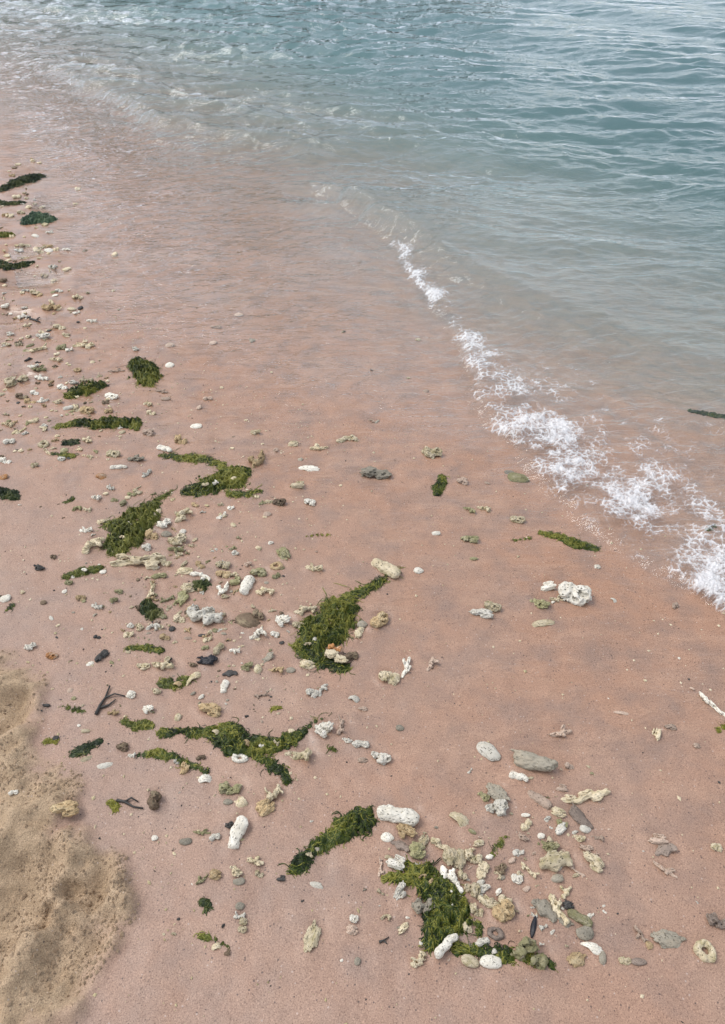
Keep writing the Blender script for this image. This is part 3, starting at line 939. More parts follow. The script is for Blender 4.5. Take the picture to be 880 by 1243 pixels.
W([(232, 597, 9), (258, 588, 15), (283, 580, 17), (298, 572, 8)], 'green',
  'broad flat green seaweed mat with sand in it and a bent arm', 'the broad seaweed mat with a bent arm',
  extra=[[(196, 553, 2), (222, 556, 6), (246, 556, 5), (268, 565, 5), (276, 574, 6)], [(278, 600, 5), (300, 600, 4), (314, 596, 2)]], hh=.45)
W([(207, 597, 1.5), (192, 606, 3), (184, 616, 9), (170, 632, 20), (152, 655, 20), (143, 670, 10)], 'olive',
  'triangular green seaweed heap dotted with white coral bits', 'the triangular seaweed heap', extra=[[(130, 637, 4), (150, 633, 6)]], hh=.7)
W([(82, 700, 6), (102, 695, 8), (119, 691, 6)], 'olive', 'small olive seaweed mat grown on a broken coral piece', 'the small olive seaweed mat')
W([(178, 736, 9), (184, 744, 11)], 'dark', 'dark bushy seaweed knob beside a round cream coral', 'the dark bushy seaweed knob', hh=.9)
W([(232, 712, 6), (244, 712, 10), (250, 708, 6)], 'dark', 'dark seaweed tuft caught between cream coral pieces', 'the dark tuft caught in the coral', hh=.8)
W([(156, 787, 4), (178, 786, 5), (196, 791, 5)], 'green', 'short flat green seaweed strip above the pale coral heap', 'the short flat seaweed strip')
W([(198, 829, 7), (213, 833, 9), (226, 826, 7)], 'olive', 'olive seaweed patch holding a cream shell, beside the black plastic fragment', 'the olive seaweed patch')
W([(411, 736, 18), (405, 752, 24), (388, 772, 26), (370, 784, 14)], 'green',
  'large kite-shaped green seaweed with a long tail leading to a coral', 'the large kite-shaped seaweed',
  extra=[[(479, 692, 3), (466, 703, 5), (444, 716, 5), (424, 724, 6), (412, 732, 10)], [(378, 795, 9), (396, 806, 7), (416, 812, 6)]], hh=.6)
W([(196, 890, 5), (222, 888, 6), (250, 890, 8), (285, 902, 15), (312, 908, 15), (345, 902, 11), (370, 888, 6), (382, 876, 3), (399, 869, 1.5)], 'green',
  'long forked seaweed strand sprawling across the sand, arms both ways', 'the long forked seaweed strand',
  extra=[[(270, 884, 8), (284, 882, 9), (290, 892, 8)], [(315, 918, 7), (332, 930, 7), (346, 940, 6), (350, 947, 5)]], hh=.6)
W([(168, 917, 3), (190, 914, 6), (210, 918, 5), (232, 929, 4), (250, 936, 4)], 'green', 'thin curved green strand below the long forked seaweed', 'the thin curved strand')
W([(152, 876, 5), (166, 881, 7), (182, 882, 6)], 'olive', 'olive seaweed patch at the tip of the long forked strand', 'the olive patch at the strand tip')
W([(90, 914, 5), (104, 908, 7), (120, 900, 6)], 'dark', 'dark scruffy seaweed bunch near the churned dry sand', 'the dark scruffy bunch near the dry sand', dens=.8)
W([(447, 992, 12), (428, 1000, 19), (414, 1013, 13), (394, 1024, 8), (380, 1030, 9), (370, 1045, 13), (360, 1052, 9)], 'green',
  'dumbbell-shaped seaweed with smooth round lobe and ragged dark end', 'the dumbbell-shaped seaweed', hh=.65)
W([(468, 1066, 5), (496, 1063, 11), (516, 1062, 17), (536, 1083, 20), (545, 1105, 24), (530, 1128, 22), (520, 1142, 9)], 'green',
  'thick green seaweed mat piled among many white coral pieces', 'the thick seaweed mat among the corals', hh=.65)
W([(556, 1152, 8), (585, 1152, 10), (612, 1158, 12), (645, 1166, 10), (668, 1172, 6)], 'green',
  'low green seaweed carpet behind the white oval pebbles', 'the low seaweed carpet', extra=[[(566, 1108, 3), (580, 1122, 4), (584, 1142, 5)]], hh=.5)
W([(536, 580, 5), (534, 590, 8), (531, 598, 6)], 'green', 'small lone green seaweed tuft on wet sand near the foam', 'the lone seaweed tuft near the foam', hh=.5)
W([(657, 647, 4), (676, 651, 6), (700, 661, 8), (722, 666, 5)], 'green', 'leaf-shaped dark green seaweed just ahead of the foam edge', 'the leaf-shaped seaweed ahead of the foam', hh=.4)
W([(626, 656, 2), (642, 653, 3)], 'olive', 'tiny green wisp beside the leaf-shaped seaweed', 'the tiny green wisp')
W([(599, 1037, 4), (606, 1027, 5), (613, 1016, 3)], 'olive', 'narrow olive seaweed sliver between coral pieces', 'the narrow olive sliver', hh=.5)
W([(838, 499, 3), (858, 503, 5), (886, 507, 5)], 'dark', 'dark seaweed blade drifting in the water behind the foam', 'the drifting seaweed blade')
W([(372, 651, 1.5), (385, 650, 2.5), (397, 649, 1.5)], 'yellow', 'thin yellow green filament lying alone on wet sand', 'the lone yellow filament')
W([(134, 974, 5), (140, 981, 5)], 'yellow', 'yellow green seaweed scrap with dark twig beside the dry sand', 'the yellow scrap with the twig')
W([(76, 857, 3), (90, 862, 3), (100, 864, 2)], 'olive', 'slim olive wisp beside the churned sand', 'the slim olive wisp')
W([(56, 900, 4), (66, 899, 4)], 'yellow', 'small yellow green scrap beside a round black pebble', 'the small yellow scrap')
W([(403, 909, 3), (407, 912, 3)], 'olive', 'tiny olive seaweed dot beside white coral below the forked strand', 'the tiny olive dot')
W([(331, 860, 3), (338, 859, 3)], 'yellow', 'tiny yellow green seaweed spot above the long forked strand', 'the tiny yellow spot')
W([(245, 1137, 4), (262, 1140, 3), (276, 1149, 2)], 'olive', 'little ragged olive seaweed on shell bits beside the bare sand', 'the little ragged olive weed')
W([(80, 610, 2), (88, 606, 3)], 'olive', 'tiny green leaf scrap on bare wet sand above the triangular heap', 'the tiny leaf scrap')
W([(8, 741, 2), (15, 735, 3)], 'green', 'single small green leaf on the bare sand', 'the single green leaf')
W([(858, 643, 3), (868, 639, 3)], 'olive', 'small green scrap floating in the foam', 'the scrap in the foam')
W([(872, 886, 4), (884, 880, 4)], 'yellow', 'yellow weed scrap beside the white coral stick', 'the yellow weed by the stick')
W([(246, 1094, 4), (253, 1099, 5), (250, 1106, 3)], 'dark', 'dark green tuft on a small stone above the ragged weed', 'the tuft on a small stone')

# ------------------------------------------------------------------ pieces worth a label of their own
P = place
P('finger', 483, 987, 50, 23, -12, 'white', 'bright white peanut-shaped coral, the whitest and longest on the sand', var=0, sink=.1, tall=.8)
LAND.append((*hit(483, 987)[:2], 'the bright white peanut-shaped coral'))
P('finger', 289, 1009, 37, 19, 68, 'white', 'upright pale finger coral full of dark pinholes', var=1, sink=.15, tall=.8)
LAND.append((*hit(289, 1009)[:2], 'the pinholed finger coral'))
P('finger', 541, 1149, 36, 14, 36, 'white', 'white bone-shaped coral lying on the thick seaweed mat', var=2, sink=-.35, tall=.9)
P('slab', 647, 925, 56, 24, -11, 'grey', 'big grey oblong cobble, the largest stone on the pink sand', var=0, sink=.12, tall=.75)
LAND.append((*hit(647, 925)[:2], 'the big grey cobble'))
P('pebble', 593, 911, 28, 19, -42, 'white', 'white oval pebble standing next to the big grey cobble', var=0, sink=.2)
P('slab', 380, 1136, 36, 20, 64, 'cream', 'smooth cream oblong coral alone on bare sand', var=3, sink=.2)
P('slab', 671, 1044, 42, 25, 12, 'cream', 'large smooth cream wedge coral beside a knobbly cream piece', var=1, sink=.15, tall=.7)
LAND.append((*hit(671, 1044)[:2], 'the smooth cream wedge coral'))
P('lump', 697, 720, 38, 32, -8, 'white', 'large white pitted coral, biggest of the trio on bare wet sand', var=0)
LAND.append((*hit(690, 722)[:2], 'the white coral trio'))
P('lump', 664, 711, 20, 15, 10, 'white', 'small white member of the coral trio on bare wet sand', var=1)
P('lump', 655, 731, 26, 17, 0, 'olive', 'yellowish member of the white coral trio', var=2)
P('lump', 456, 575, 38, 18, 3, 'grey', 'grey rough rock alone on wet sand beneath the wash edge', var=3, sink=.15)
LAND.append((*hit(456, 575)[:2], 'the grey rough rock'))
P('cluster', 169, 680, 64, 22, -4, 'cream', 'long pitted coral block along the foot of the triangular seaweed heap', var=0, sink=.12, tall=.8)
P('cluster', 249, 747, 44, 28, -18, 'white', 'white coral cluster full of holes amid the shingle', var=1, sink=.15)
LAND.append((*hit(249, 747)[:2], 'the white holey coral cluster'))
P('shell', 300, 750, 34, 22, -10, 'brown', 'brown upturned shell with a coral stuck to it', var=0)
P('slab', 251, 801, 25, 13, -5, 'black', 'black trapezoid plastic fragment lying on the sand', var=2, sink=.1, tall=.5)['category'] = 'plastic'
LAND.append((*hit(251, 801)[:2], 'the black plastic fragment'))
P('lump', 254, 860, 29, 18, -8, 'tan', 'yellowish tan pitted coral alone above the long forked strand', var=4)
P('lump', 280, 956, 27, 20, 12, 'olive', 'olive cream ridged coral below the long forked strand', var=5)
P('lump', 190, 970, 18, 21, 60, 'brown', 'brown upright coral stub standing on bare sand', var=6, tall=.9)
P('pebble', 277, 973, 12, 8, 0, 'grey', 'bluish grey small pebble beside a curled shell', var=1)
P('shell', 292, 973, 13, 15, -50, 'cream', 'curled cream shell rim beside a bluish pebble', var=1)
P('ring', 291, 920, 20, 13, -5, 'white', 'white coral ring below the long forked strand', var=0)
P('branch', 362, 915, 35, 21, -6, 'cream', 'cream branching coral under the arm of the forked strand', var=0)
P('lump', 394, 886, 25, 23, 10, 'white', 'white crinkled coral at the end of the forked strand', var=7)
P('lump', 462, 920, 25, 17, -12, 'white', 'white coral with one dark hole, last of a short row', var=8)
P('branch', 333, 962, 21, 19, 30, 'cream', 'cream knobbly coral, upper one of a leaning pair', var=1)
P('lump', 321, 979, 22, 20, 40, 'tan', 'tan knobbly coral, lower one of a leaning pair', var=9)
P('lump', 472, 822, 26, 18, -5, 'cream', 'cream pleated coral at the foot of a white coral twig', var=10)
P('branch', 492, 809, 27, 13, 70, 'white', 'white coral twig leaning from a pleated coral', var=2)
P('branch', 525, 807, 17, 12, 60, 'pale', 'pale three-pronged coral alone on bare pink sand', var=3)
P('finger', 469, 690, 32, 18, -38, 'cream', 'cream coral stub at the far tip of the seaweed tail', var=3)
P('lump', 523, 549, 25, 18, -25, 'cream', 'cream coral lump alone on wet sand between grey rock and foam', var=11)
P('lump', 460, 753, 21, 19, 50, 'tan', 'tan coral stub beside the kite-shaped seaweed', var=0)
P('lump', 408, 800, 30, 14, -14, 'cream', 'cream coral resting on the lower end of the kite-shaped seaweed', var=3, sink=-.4)
P('lump', 407, 789, 17, 12, 0, 'orange', 'orange coral on the lower end of the kite-shaped seaweed', var=5, sink=-.4)
P('lump', 426, 796, 16, 14, 0, 'brown', 'brown coral beside the lower end of the kite-shaped seaweed', var=6)
P('branch', 865, 856, 34, 14, -55, 'white', 'white coral stick half buried in smooth pink sand', var=4)
P('slab', 811, 1139, 42, 22, -12, 'grey', 'grey flat stone half buried beside the cream coral ring', var=3, sink=.35)
P('ring', 854, 1152, 26, 25, -20, 'cream', 'cream coral ring with dark centre on the pink sand', var=1)
LAND.append((*hit(854, 1152)[:2], 'the cream coral ring'))
P('cluster', 645, 1156, 38, 32, -40, 'olive', 'dark pitted coral cluster at the end of the seaweed carpet', var=2)
P('slab', 660, 1102, 33, 22, -35, 'grey', 'pale grey smooth slab leaning on a ridged coral', var=1)
P('branch', 677, 1103, 34, 17, -55, 'cream', 'cream ridged coral bar leaning against a grey slab', var=5)
P('finger', 704, 1113, 30, 14, -32, 'olive', 'olive pitted coral rod beside the grey slab', var=0)
P('pebble', 709, 1131, 21, 17, 0, 'grey', 'round grey pebble above the white shell wedge', var=2)
P('shell', 717, 1148, 29, 14, -16, 'white', 'white pointed shell wedge below a round grey pebble', var=2)
P('pebble', 648, 1124, 24, 7, 68, 'black', 'slim black plastic sliver lying on the sand beside the grey slab', var=1, sink=.2)['category'] = 'plastic'
P('cluster', 711, 966, 62, 17, 6, 'cream', 'long knobbly coral rod below the big grey cobble', var=1, sink=.2)
P('lump', 604, 981, 27, 23, 20, 'white', 'white pitted coral below a grey flat stone', var=8)
P('slab', 603, 962, 30, 20, -50, 'grey', 'grey flat stone leaning above a white pitted coral', var=3)
P('finger', 655, 969, 28, 13, -38, 'pale', 'pale smooth coral bar half sunk below the big grey cobble', var=3, sink=.35)
P('slab', 703, 991, 32, 17, -42, 'mauve', 'mauve-grey slab half sunk under the long coral rod', var=0, sink=.3)
P('lump', 665, 1025, 29, 16, 5, 'olive', 'green-stained coral clump above the cream wedge coral', var=2)
P('lump', 719, 1044, 26, 18, -38, 'cream', 'cream pitted coral at the end of a buried row', var=4)
P('lump', 551, 1040, 28, 26, 0, 'cream', 'large cream pitted coral above a smooth white fork', var=10)
P('branch', 547, 1067, 36, 22, -50, 'white', 'smooth white forked coral beside the thick seaweed mat', var=6)
P('lump', 492, 1008, 28, 20, -25, 'tan', 'tan coral with fine pores right below the white peanut coral', var=7)
P('lump', 506, 1033, 21, 21, 0, 'olive', 'yellowish knotted coral on top of the thick seaweed mat', var=9, sink=0)
P('lump', 480, 1045, 23, 20, -15, 'white', 'round white coral with two dark holes at the seaweed mat', var=1, sink=.05)
P('lump', 611, 1105, 26, 25, 40, 'tan', 'yellow tan porous coral beside the thick seaweed mat', var=0)
P('pebble', 595, 1166, 26, 15, -5, 'white', 'smooth white oval pebble in front of the seaweed carpet', var=3, sink=.05)
P('pebble', 570, 1166, 22, 14, -15, 'cream', 'cream speckled oval pebble in front of the seaweed carpet', var=4, sink=.05)
P('lump', 514, 1098, 28, 22, 30, 'grey', 'grey porous coral half covered by the thick seaweed mat', var=5, sink=.05)
P('ring', 602, 1133, 21, 15, -20, 'mauve', 'grey broken coral ring between seaweed mat and carpet', var=2)
P('branch', 313, 557, 23, 20, 50, 'tan', 'tan forked coral in the shallow wash beside the broad mat', var=7)
P('pebble', 629, 580, 26, 14, -10, 'olive', 'yellowish smooth stone washed by the foam edge', var=5, sink=.25)
P('branch', 164, 557, 23, 11, 8, 'grey', 'grey and white forked coral above the broad mat', var=8)
P('branch', 421, 533, 28, 11, 8, 'cream', 'cream coral row lying in the wash above the grey rough rock', var=9)
P('shell', 122, 577, 15, 9, -10, 'orange', 'small orange shell on bare wet sand', var=3)
P('lump', 47, 688, 18, 10, -5, 'dark', 'black and white half shell on bare sand', var=2)
P('slab', 279, 817, 18, 9, 8, 'dark', 'blackish flat pebble under the black plastic fragment', var=1)
P('slab', 325, 798, 19, 9, 32, 'grey', 'dark grey slanted oblong pebble among small pebbles', var=2)
P('shell', 384, 1073, 19, 8, -14, 'white', 'thin white shell sliver under the dumbbell-shaped seaweed', var=4)
P('lump', 78, 981, 34, 20, 8, 'tan', 'sandy tan lump at the edge of the churned dry sand', var=4, sink=.3)

# ------------------------------------------------------------------ the rest of the pieces, as seen
REST = '''lump 36 785 14 11 0 white;lump 63 796 14 10 0 orange;lump 118 773 9 6 0 dark;lump 124 796 16 11 60 dark;shell 109 805 11 6 20 white;lump 159 843 12 11 0 white
finger 137 865 16 9 10 tan;lump 180 861 15 13 0 white;pebble 169 760 12 14 0 cream;branch 186 761 17 11 20 white;pebble 200 773 13 9 0 tan;branch 198 806 27 18 0 cream;lump 174 809 17 11 0 cream
lump 233 806 14 8 0 brown;finger 272 833 16 10 80 white;lump 265 787 14 12 40 cream;branch 285 791 14 10 0 white;pebble 216 870 8 10 0 cream;shell 234 822 20 13 60 cream;lump 189 838 14 11 0 cream
pebble 313 811 10 12 0 cream;pebble 301 809 17 12 20 olive;branch 314 771 17 15 40 white;pebble 218 751 15 13 0 cream;lump 224 933 16 12 75 tan;shell 248 944 17 14 20 white;lump 215 924 8 7 0 white
lump 16 962 11 8 0 white;shell 127 929 19 7 12 white;branch 160 916 9 9 0 white;lump 149 906 15 12 0 brown;lump 244 919 11 8 0 brown;pebble 68 896 8 7 0 dark;finger 54 856 13 5 0 dark
shell 85 838 8 6 0 pale;shell 105 921 14 7 15 cream;pebble 104 887 11 5 0 cream;lump 343 753 20 18 0 white;lump 333 770 11 9 0 white;finger 335 814 21 9 5 tan;pebble 353 813 11 8 0 grey
lump 372 806 20 12 0 cream;pebble 440 757 13 10 0 grey;lump 435 767 16 11 70 cream;lump 379 841 16 12 -10 white;branch 392 838 16 10 70 white;shell 429 847 15 11 0 white;pebble 440 860 12 6 0 pale
branch 317 843 18 10 0 pale;branch 414 882 19 16 60 pale;lump 421 898 14 9 0 white;lump 438 903 21 12 -15 white;pebble 440 922 13 7 0 pale;pebble 354 887 8 6 0 cream;pebble 485 883 10 8 0 grey
shell 558 993 27 17 -20 cream;lump 584 744 29 13 -5 white;lump 598 736 21 14 -15 cream;shell 658 755 31 10 8 cream;finger 675 727 17 10 0 cream;shell 745 728 9 6 -30 white;lump 819 735 8 10 0 pale
lump 628 631 18 12 0 cream;branch 569 619 17 8 -15 olive;branch 587 618 17 8 -10 cream;lump 571 655 22 12 0 olive;pebble 561 584 14 11 0 pale;lump 725 688 8 6 0 white;pebble 575 678 11 5 0 olive
pebble 618 573 12 5 0 grey;lump 310 525 14 8 0 cream;lump 356 539 14 9 0 cream;branch 387 543 22 10 0 cream;shell 373 568 29 9 0 white;lump 361 588 18 13 0 cream;lump 340 610 16 12 0 brown
lump 327 609 10 6 0 cream;lump 376 610 14 11 0 white;lump 344 671 16 14 -40 olive;ring 336 687 16 11 0 tan;finger 382 689 21 12 3 cream;lump 313 695 20 14 10 olive;branch 322 718 23 13 5 cream
branch 371 740 29 14 12 cream;pebble 529 647 11 6 0 white;pebble 508 692 12 9 0 white;lump 362 759 15 11 0 grey;lump 11 536 13 9 0 white;branch 10 516 12 8 0 cream;lump 41 510 14 8 0 cream
branch 53 520 14 7 -30 cream;lump 7 559 14 9 0 white;lump 75 557 9 7 0 white;ring 53 539 13 10 0 cream;branch 105 534 14 10 0 cream;lump 138 551 16 12 0 cream;finger 144 567 20 7 3 white
branch 134 592 10 8 0 white;branch 116 605 12 9 0 white;lump 220 534 15 15 0 tan;pebble 238 517 14 7 0 white;finger 200 545 21 9 -20 white;pebble 180 525 14 11 0 pale;branch 178 575 10 8 70 white
lump 42 565 11 8 0 grey;pebble 5 579 10 8 0 orange;branch 222 625 20 17 60 cream;lump 198 636 17 15 0 white;pebble 202 648 13 9 0 grey;lump 215 655 24 17 0 cream;pebble 222 645 8 7 0 white
branch 213 668 20 12 0 olive;lump 184 649 16 15 0 tan;lump 189 624 14 10 70 cream;lump 178 664 12 11 0 white;lump 123 634 12 9 0 grey;branch 113 663 20 20 60 cream;branch 105 643 15 9 15 white
lump 65 676 7 7 0 brown;lump 84 707 10 7 0 olive;pebble 125 694 8 6 0 white;pebble 7 726 12 10 0 white;lump 27 718 8 7 0 cream;lump 98 726 12 9 0 tan;branch 118 736 14 9 0 white
lump 138 729 12 9 0 olive;lump 144 718 11 7 0 olive;branch 184 717 18 14 70 cream;lump 193 699 18 9 5 olive;lump 169 738 11 10 0 brown;pebble 53 731 8 6 0 brown;finger 203 727 18 8 20 olive
slab 220 726 18 15 60 olive;lump 228 713 19 14 15 cream;lump 224 693 22 10 0 cream;branch 242 700 27 12 -10 white;pebble 228 743 10 7 0 brown;lump 271 686 18 12 0 grey;lump 271 697 18 11 0 tan
branch 271 714 17 15 40 white;lump 271 723 14 8 0 cream;lump 286 704 14 14 0 olive;finger 299 710 23 15 68 white;lump 301 685 11 8 0 pale;lump 314 746 14 15 0 brown;shell 299 759 16 8 0 white
lump 249 786 9 7 0 olive;pebble 209 763 8 7 0 dark;shell 228 774 11 5 0 pale;pebble 245 771 9 4 0 dark;pebble 342 780 6 5 0 dark;lump 278 1001 11 9 0 dark;finger 245 1010 22 8 0 olive
lump 261 1016 13 11 0 white;pebble 225 1021 15 9 0 grey;pebble 188 1017 8 7 0 white;finger 245 1067 17 10 25 olive;pebble 261 1061 16 13 0 tan;lump 286 1056 19 14 -10 cream;pebble 290 1069 14 9 0 grey
pebble 291 1099 11 9 0 grey;branch 291 1110 14 9 0 white;lump 295 1118 11 9 0 grey;lump 295 1127 11 9 0 cream;shell 262 1148 13 10 30 cream;lump 276 1155 8 8 0 brown;branch 309 1045 21 13 0 cream
lump 315 1060 11 10 0 grey;lump 341 1065 11 8 0 dark;pebble 381 1033 15 9 30 grey;lump 430 1115 11 11 0 white;pebble 427 1128 15 12 0 pale;pebble 434 1166 8 9 0 grey;pebble 470 1015 16 12 0 white
slab 486 1026 24 12 -25 mauve;pebble 515 1020 14 12 60 cream;lump 534 1024 25 12 -18 cream;finger 461 1052 20 12 70 pale;lump 487 1081 23 15 60 white;lump 566 1125 13 13 0 cream;lump 561 1062 12 12 0 grey
lump 574 1079 19 19 0 cream;lump 574 1038 22 20 0 cream;branch 508 1165 20 17 60 cream;pebble 577 1103 17 17 0 cream;lump 587 1090 17 13 -40 cream;lump 596 1096 14 12 0 cream;finger 630 942 23 11 -20 white
lump 690 929 12 9 0 pale;finger 680 889 30 15 15 pale;shell 755 865 21 6 -6 pale;lump 796 891 14 11 60 grey;lump 813 882 15 8 0 pale;lump 845 905 9 7 0 pale;lump 587 965 15 14 0 olive
pebble 680 955 14 11 0 pale;lump 677 985 19 12 -10 cream;lump 682 998 14 11 0 olive;pebble 710 1005 14 11 0 white;pebble 702 1016 18 11 10 cream;finger 724 1016 18 8 -10 pale;pebble 711 1029 17 9 -15 pale
pebble 638 989 11 5 0 white;lump 633 1014 19 10 -20 pale;pebble 657 1014 9 7 0 white;finger 642 1056 23 14 -60 cream;lump 627 1066 14 13 0 white;lump 608 1054 16 14 0 brown;lump 587 1056 22 15 70 cream
lump 585 1142 18 12 0 white;slab 685 1118 20 13 -40 grey;lump 689 1098 14 11 0 dark;slab 700 1164 25 17 0 tan;pebble 731 1162 14 9 70 grey;lump 758 1165 15 10 0 cream;pebble 775 1167 19 9 0 mauve
finger 775 1133 19 13 -60 pale;pebble 788 1147 9 9 0 tan;lump 796 1017 24 15 0 pale;slab 807 1031 29 16 15 mauve;finger 807 1055 32 12 -30 pale;lump 869 1028 14 11 0 cream;lump 871 1116 27 20 0 mauve
pebble 676 1065 15 10 0 grey;finger 700 1056 20 6 -40 pale;lump 43 355 12 8 0 cream;cluster 62 373 22 12 10 tan;lump 8 375 9 7 0 white;branch 29 385 15 8 0 white;branch 94 361 13 8 0 cream
lump 72 397 16 7 0 cream;branch 111 390 13 6 0 white;lump 72 353 10 5 0 white;branch 63 325 11 8 0 white;lump 54 335 9 6 0 tan;lump 65 341 8 6 0 cream;lump 164 423 10 8 0 white
pebble 206 443 10 7 0 white;finger 141 450 20 5 8 pale;ring 94 449 9 6 0 tan;cluster 102 419 24 9 -5 cream;lump 136 481 17 9 -10 white;lump 106 498 16 12 0 tan;lump 95 497 9 11 0 cream
finger 196 475 17 6 -5 pale;pebble 201 484 11 6 0 pale;branch 179 491 12 8 0 cream;lump 184 501 11 8 0 cream;pebble 206 419 11 7 0 pale;finger 262 397 14 5 0 pale;pebble 290 382 11 5 0 pale
pebble 259 416 9 6 0 pale;lump 252 484 11 7 0 pale;lump 20 239 9 6 0 white;lump 26 258 10 6 0 cream;lump 51 252 8 5 0 white;branch 60 282 10 5 0 white;lump 12 262 10 6 0 cream
lump 30 298 14 5 0 cream;lump 58 299 13 5 0 tan;branch 80 303 12 5 0 white;lump 50 306 9 6 0 cream;lump 3 340 10 8 0 brown;lump 22 300 12 5 0 white;branch 47 448 20 9 0 olive
cluster 20 462 28 14 20 cream;branch 40 444 13 8 0 white;branch 50 459 17 8 0 white;lump 27 481 15 9 0 brown;pebble 37 487 14 8 0 tan;branch 52 486 13 8 0 white;lump 70 488 14 7 0 cream
lump 76 470 13 8 0 white;lump 61 467 9 6 0 brown;lump 42 477 11 7 0 white;lump 88 464 16 8 0 white;branch 105 461 15 8 0 cream;finger 83 495 12 6 12 white;lump 132 499 9 8 0 tan
lump 52 408 18 9 0 white;branch 45 424 24 9 8 cream;lump 75 422 11 9 0 olive;branch 67 437 15 7 0 cream;lump 12 405 12 8 0 white;lump 22 416 9 6 0 brown;lump 8 418 11 6 0 cream'''
for row in REST.replace('\n', ';').split(';'):
    k, a, b, c, d, e, col = row.split()
    if k == 'finger' and col not in ('dark', 'white'): k = 'branch' if float(c) > 15 else 'lump'
    if k == 'pebble' and float(c) > 11 and col in ('cream', 'pale', 'tan', 'olive'): k = 'lump'
    if col == 'grey' and k == 'lump': col = 'cream'
    P(k, float(a), float(b), float(c), float(d), float(e), col)

for k, (a, b) in enumerate([(158, 640), (150, 657), (176, 622), (165, 634), (262, 590), (284, 584), (250, 592), (398, 758), (382, 778), (408, 742), (374, 786), (300, 903), (318, 908),
                          (336, 904), (262, 890), (522, 1072), (548, 1102), (534, 1118), (540, 1088), (512, 1066), (600, 1156), (632, 1162), (376, 1040), (216, 832), (104, 695)]):
    P(('lump', 'branch', 'shell')[k % 3], a, b, 7 + k % 4, 5 + k % 3, k * 37 % 80 - 40, ('white', 'cream', 'cream', 'tan')[k % 4], lib=SMALL, sink=-1.3)

# ------------------------------------------------------------------ dark twigs
TWIG = ROCK['dark']


def twig(px_paths, r, label):
    x0, y0, z0, ppm = hit(*px_paths[0][0])
    root = bpy.data.objects.new('driftwood_twig', None); sc.collection.objects.link(root); root.location = (x0, y0, z0); root.empty_display_size = .02
    root['label'] = label; root['category'] = 'twig'
    for j, path in enumerate(px_paths):
        pts = []
        for k, (a, b) in enumerate(path):
            x, y, z, _ = hit(a, b)
            pts.append(np.array([x - x0, y - y0, z - z0 + r * .8 + .004 * random.random() * (k % 2)]))
        V, Fq = [], []
        for k, p in enumerate(pts):
            rr = r * (1.0 if j == 0 else .7) * (1 - .55 * k / (len(pts) - 1)) * random.uniform(.8, 1.2)
            t = pts[min(k + 1, len(pts) - 1)] - pts[max(k - 1, 0)]; t = t / (np.linalg.norm(t) + 1e-9)
            u = np.cross(t, [0, 0, 1]); u /= np.linalg.norm(u) + 1e-9; v = np.cross(t, u)
            for q in range(6):
                V.append(p + rr * (math.cos(q * math.pi / 3) * u + math.sin(q * math.pi / 3) * v))
        for k in range(len(pts) - 1):
            for q in range(6):
                Fq.append((k * 6 + q, k * 6 + (q + 1) % 6, k * 6 + 6 + (q + 1) % 6, k * 6 + 6 + q))
        n_ = len(V); V.append(pts[0]); V.append(pts[-1])
        for q in range(0, 6, 2):
            Fq.append((n_, (q + 2) % 6, q + 1, q)); e = (len(pts) - 1) * 6
            Fq.append((n_ + 1, e + q, e + q + 1, e + (q + 2) % 6))
        link('stem' if j == 0 else 'side_shoot', mesh_np('twig', np.array(V), np.array(Fq), True), TWIG, root)


twig([[(117, 868), (122, 858), (128, 848), (134, 834)], [(128, 848), (140, 844), (152, 846)], [(122, 860), (132, 857), (141, 850)]], .0045, 'black branched twig above the olive seaweed patch near dry sand')
twig([[(142, 972), (152, 974), (162, 980), (174, 982)], [(152, 974), (160, 970), (168, 974)]], .004, 'black twig stuck in the yellow seaweed scrap')
twig([[(37, 388), (44, 390), (49, 392)], [(44, 390), (47, 387), (49, 386)]], .005, 'short dark twig among the shingle by the puddles')
twig([[(460, 1144), (466, 1142), (472, 1138)], [(466, 1142), (468, 1145), (470, 1146)]], .0025, 'tiny dark twig alone on sand beside the thick seaweed mat')

# ------------------------------------------------------------------ loose small bits between them
def scatter(n, region, kinds, cols, smin_, smax_, seed, edge=None):
    rg = np.random.RandomState(seed); got = 0; tries = 0
    while got < n and tries < n * 30:
        tries += 1
        px = rg.uniform(region[0], region[2]); py = rg.uniform(region[1], region[3])
        if edge and rg.rand() > edge(px, py): continue
        k = kinds[rg.randint(len(kinds))]; c = cols[rg.randint(len(cols))]
        wv = smin_ + (smax_ - smin_) * rg.rand() ** 2
        hv = wv * rg.uniform(.5, .85)
        place(k, px, py, wv, hv, rg.uniform(-40, 40), c, lib=SMALL, sink=.25)
        got += 1


band = lambda px, py: 1.0 if px < 20 + (py - 185) * .42 else .12
scatter(215, (0, 190, 150, 560), ['lump', 'branch', 'lump', 'branch', 'pebble'], ['cream', 'white', 'cream', 'olive', 'brown', 'tan', 'dark'], 4, 9, 21, band)
scatter(95, (60, 660, 350, 870), ['lump', 'branch', 'pebble', 'shell', 'pebble'], ['cream', 'white', 'olive', 'brown', 'grey', 'dark', 'tan'], 3.5, 9, 22, lambda a, b: .25 + .75 * math.exp(-((a - 250) / 90) ** 2))
scatter(45, (20, 600, 330, 1160), ['lump', 'pebble', 'shell', 'branch'], ['cream', 'white', 'dark', 'brown', 'pale'], 3, 7, 23, lambda a, b: 0 if (a < 170 and b > 940) else .6)
scatter(40, (560, 930, 740, 1172), ['lump', 'pebble', 'branch', 'shell'], ['cream', 'white', 'pale', 'pale', 'olive'], 4, 11, 24)
scatter(26, (440, 1000, 640, 1172), ['lump', 'branch', 'pebble'], ['cream', 'white', 'pale', 'grey'], 5, 11, 25)
scatter(30, (200, 380, 640, 700), ['pebble', 'lump', 'branch'], ['pale', 'cream', 'pale', 'grey'], 4, 10, 26)
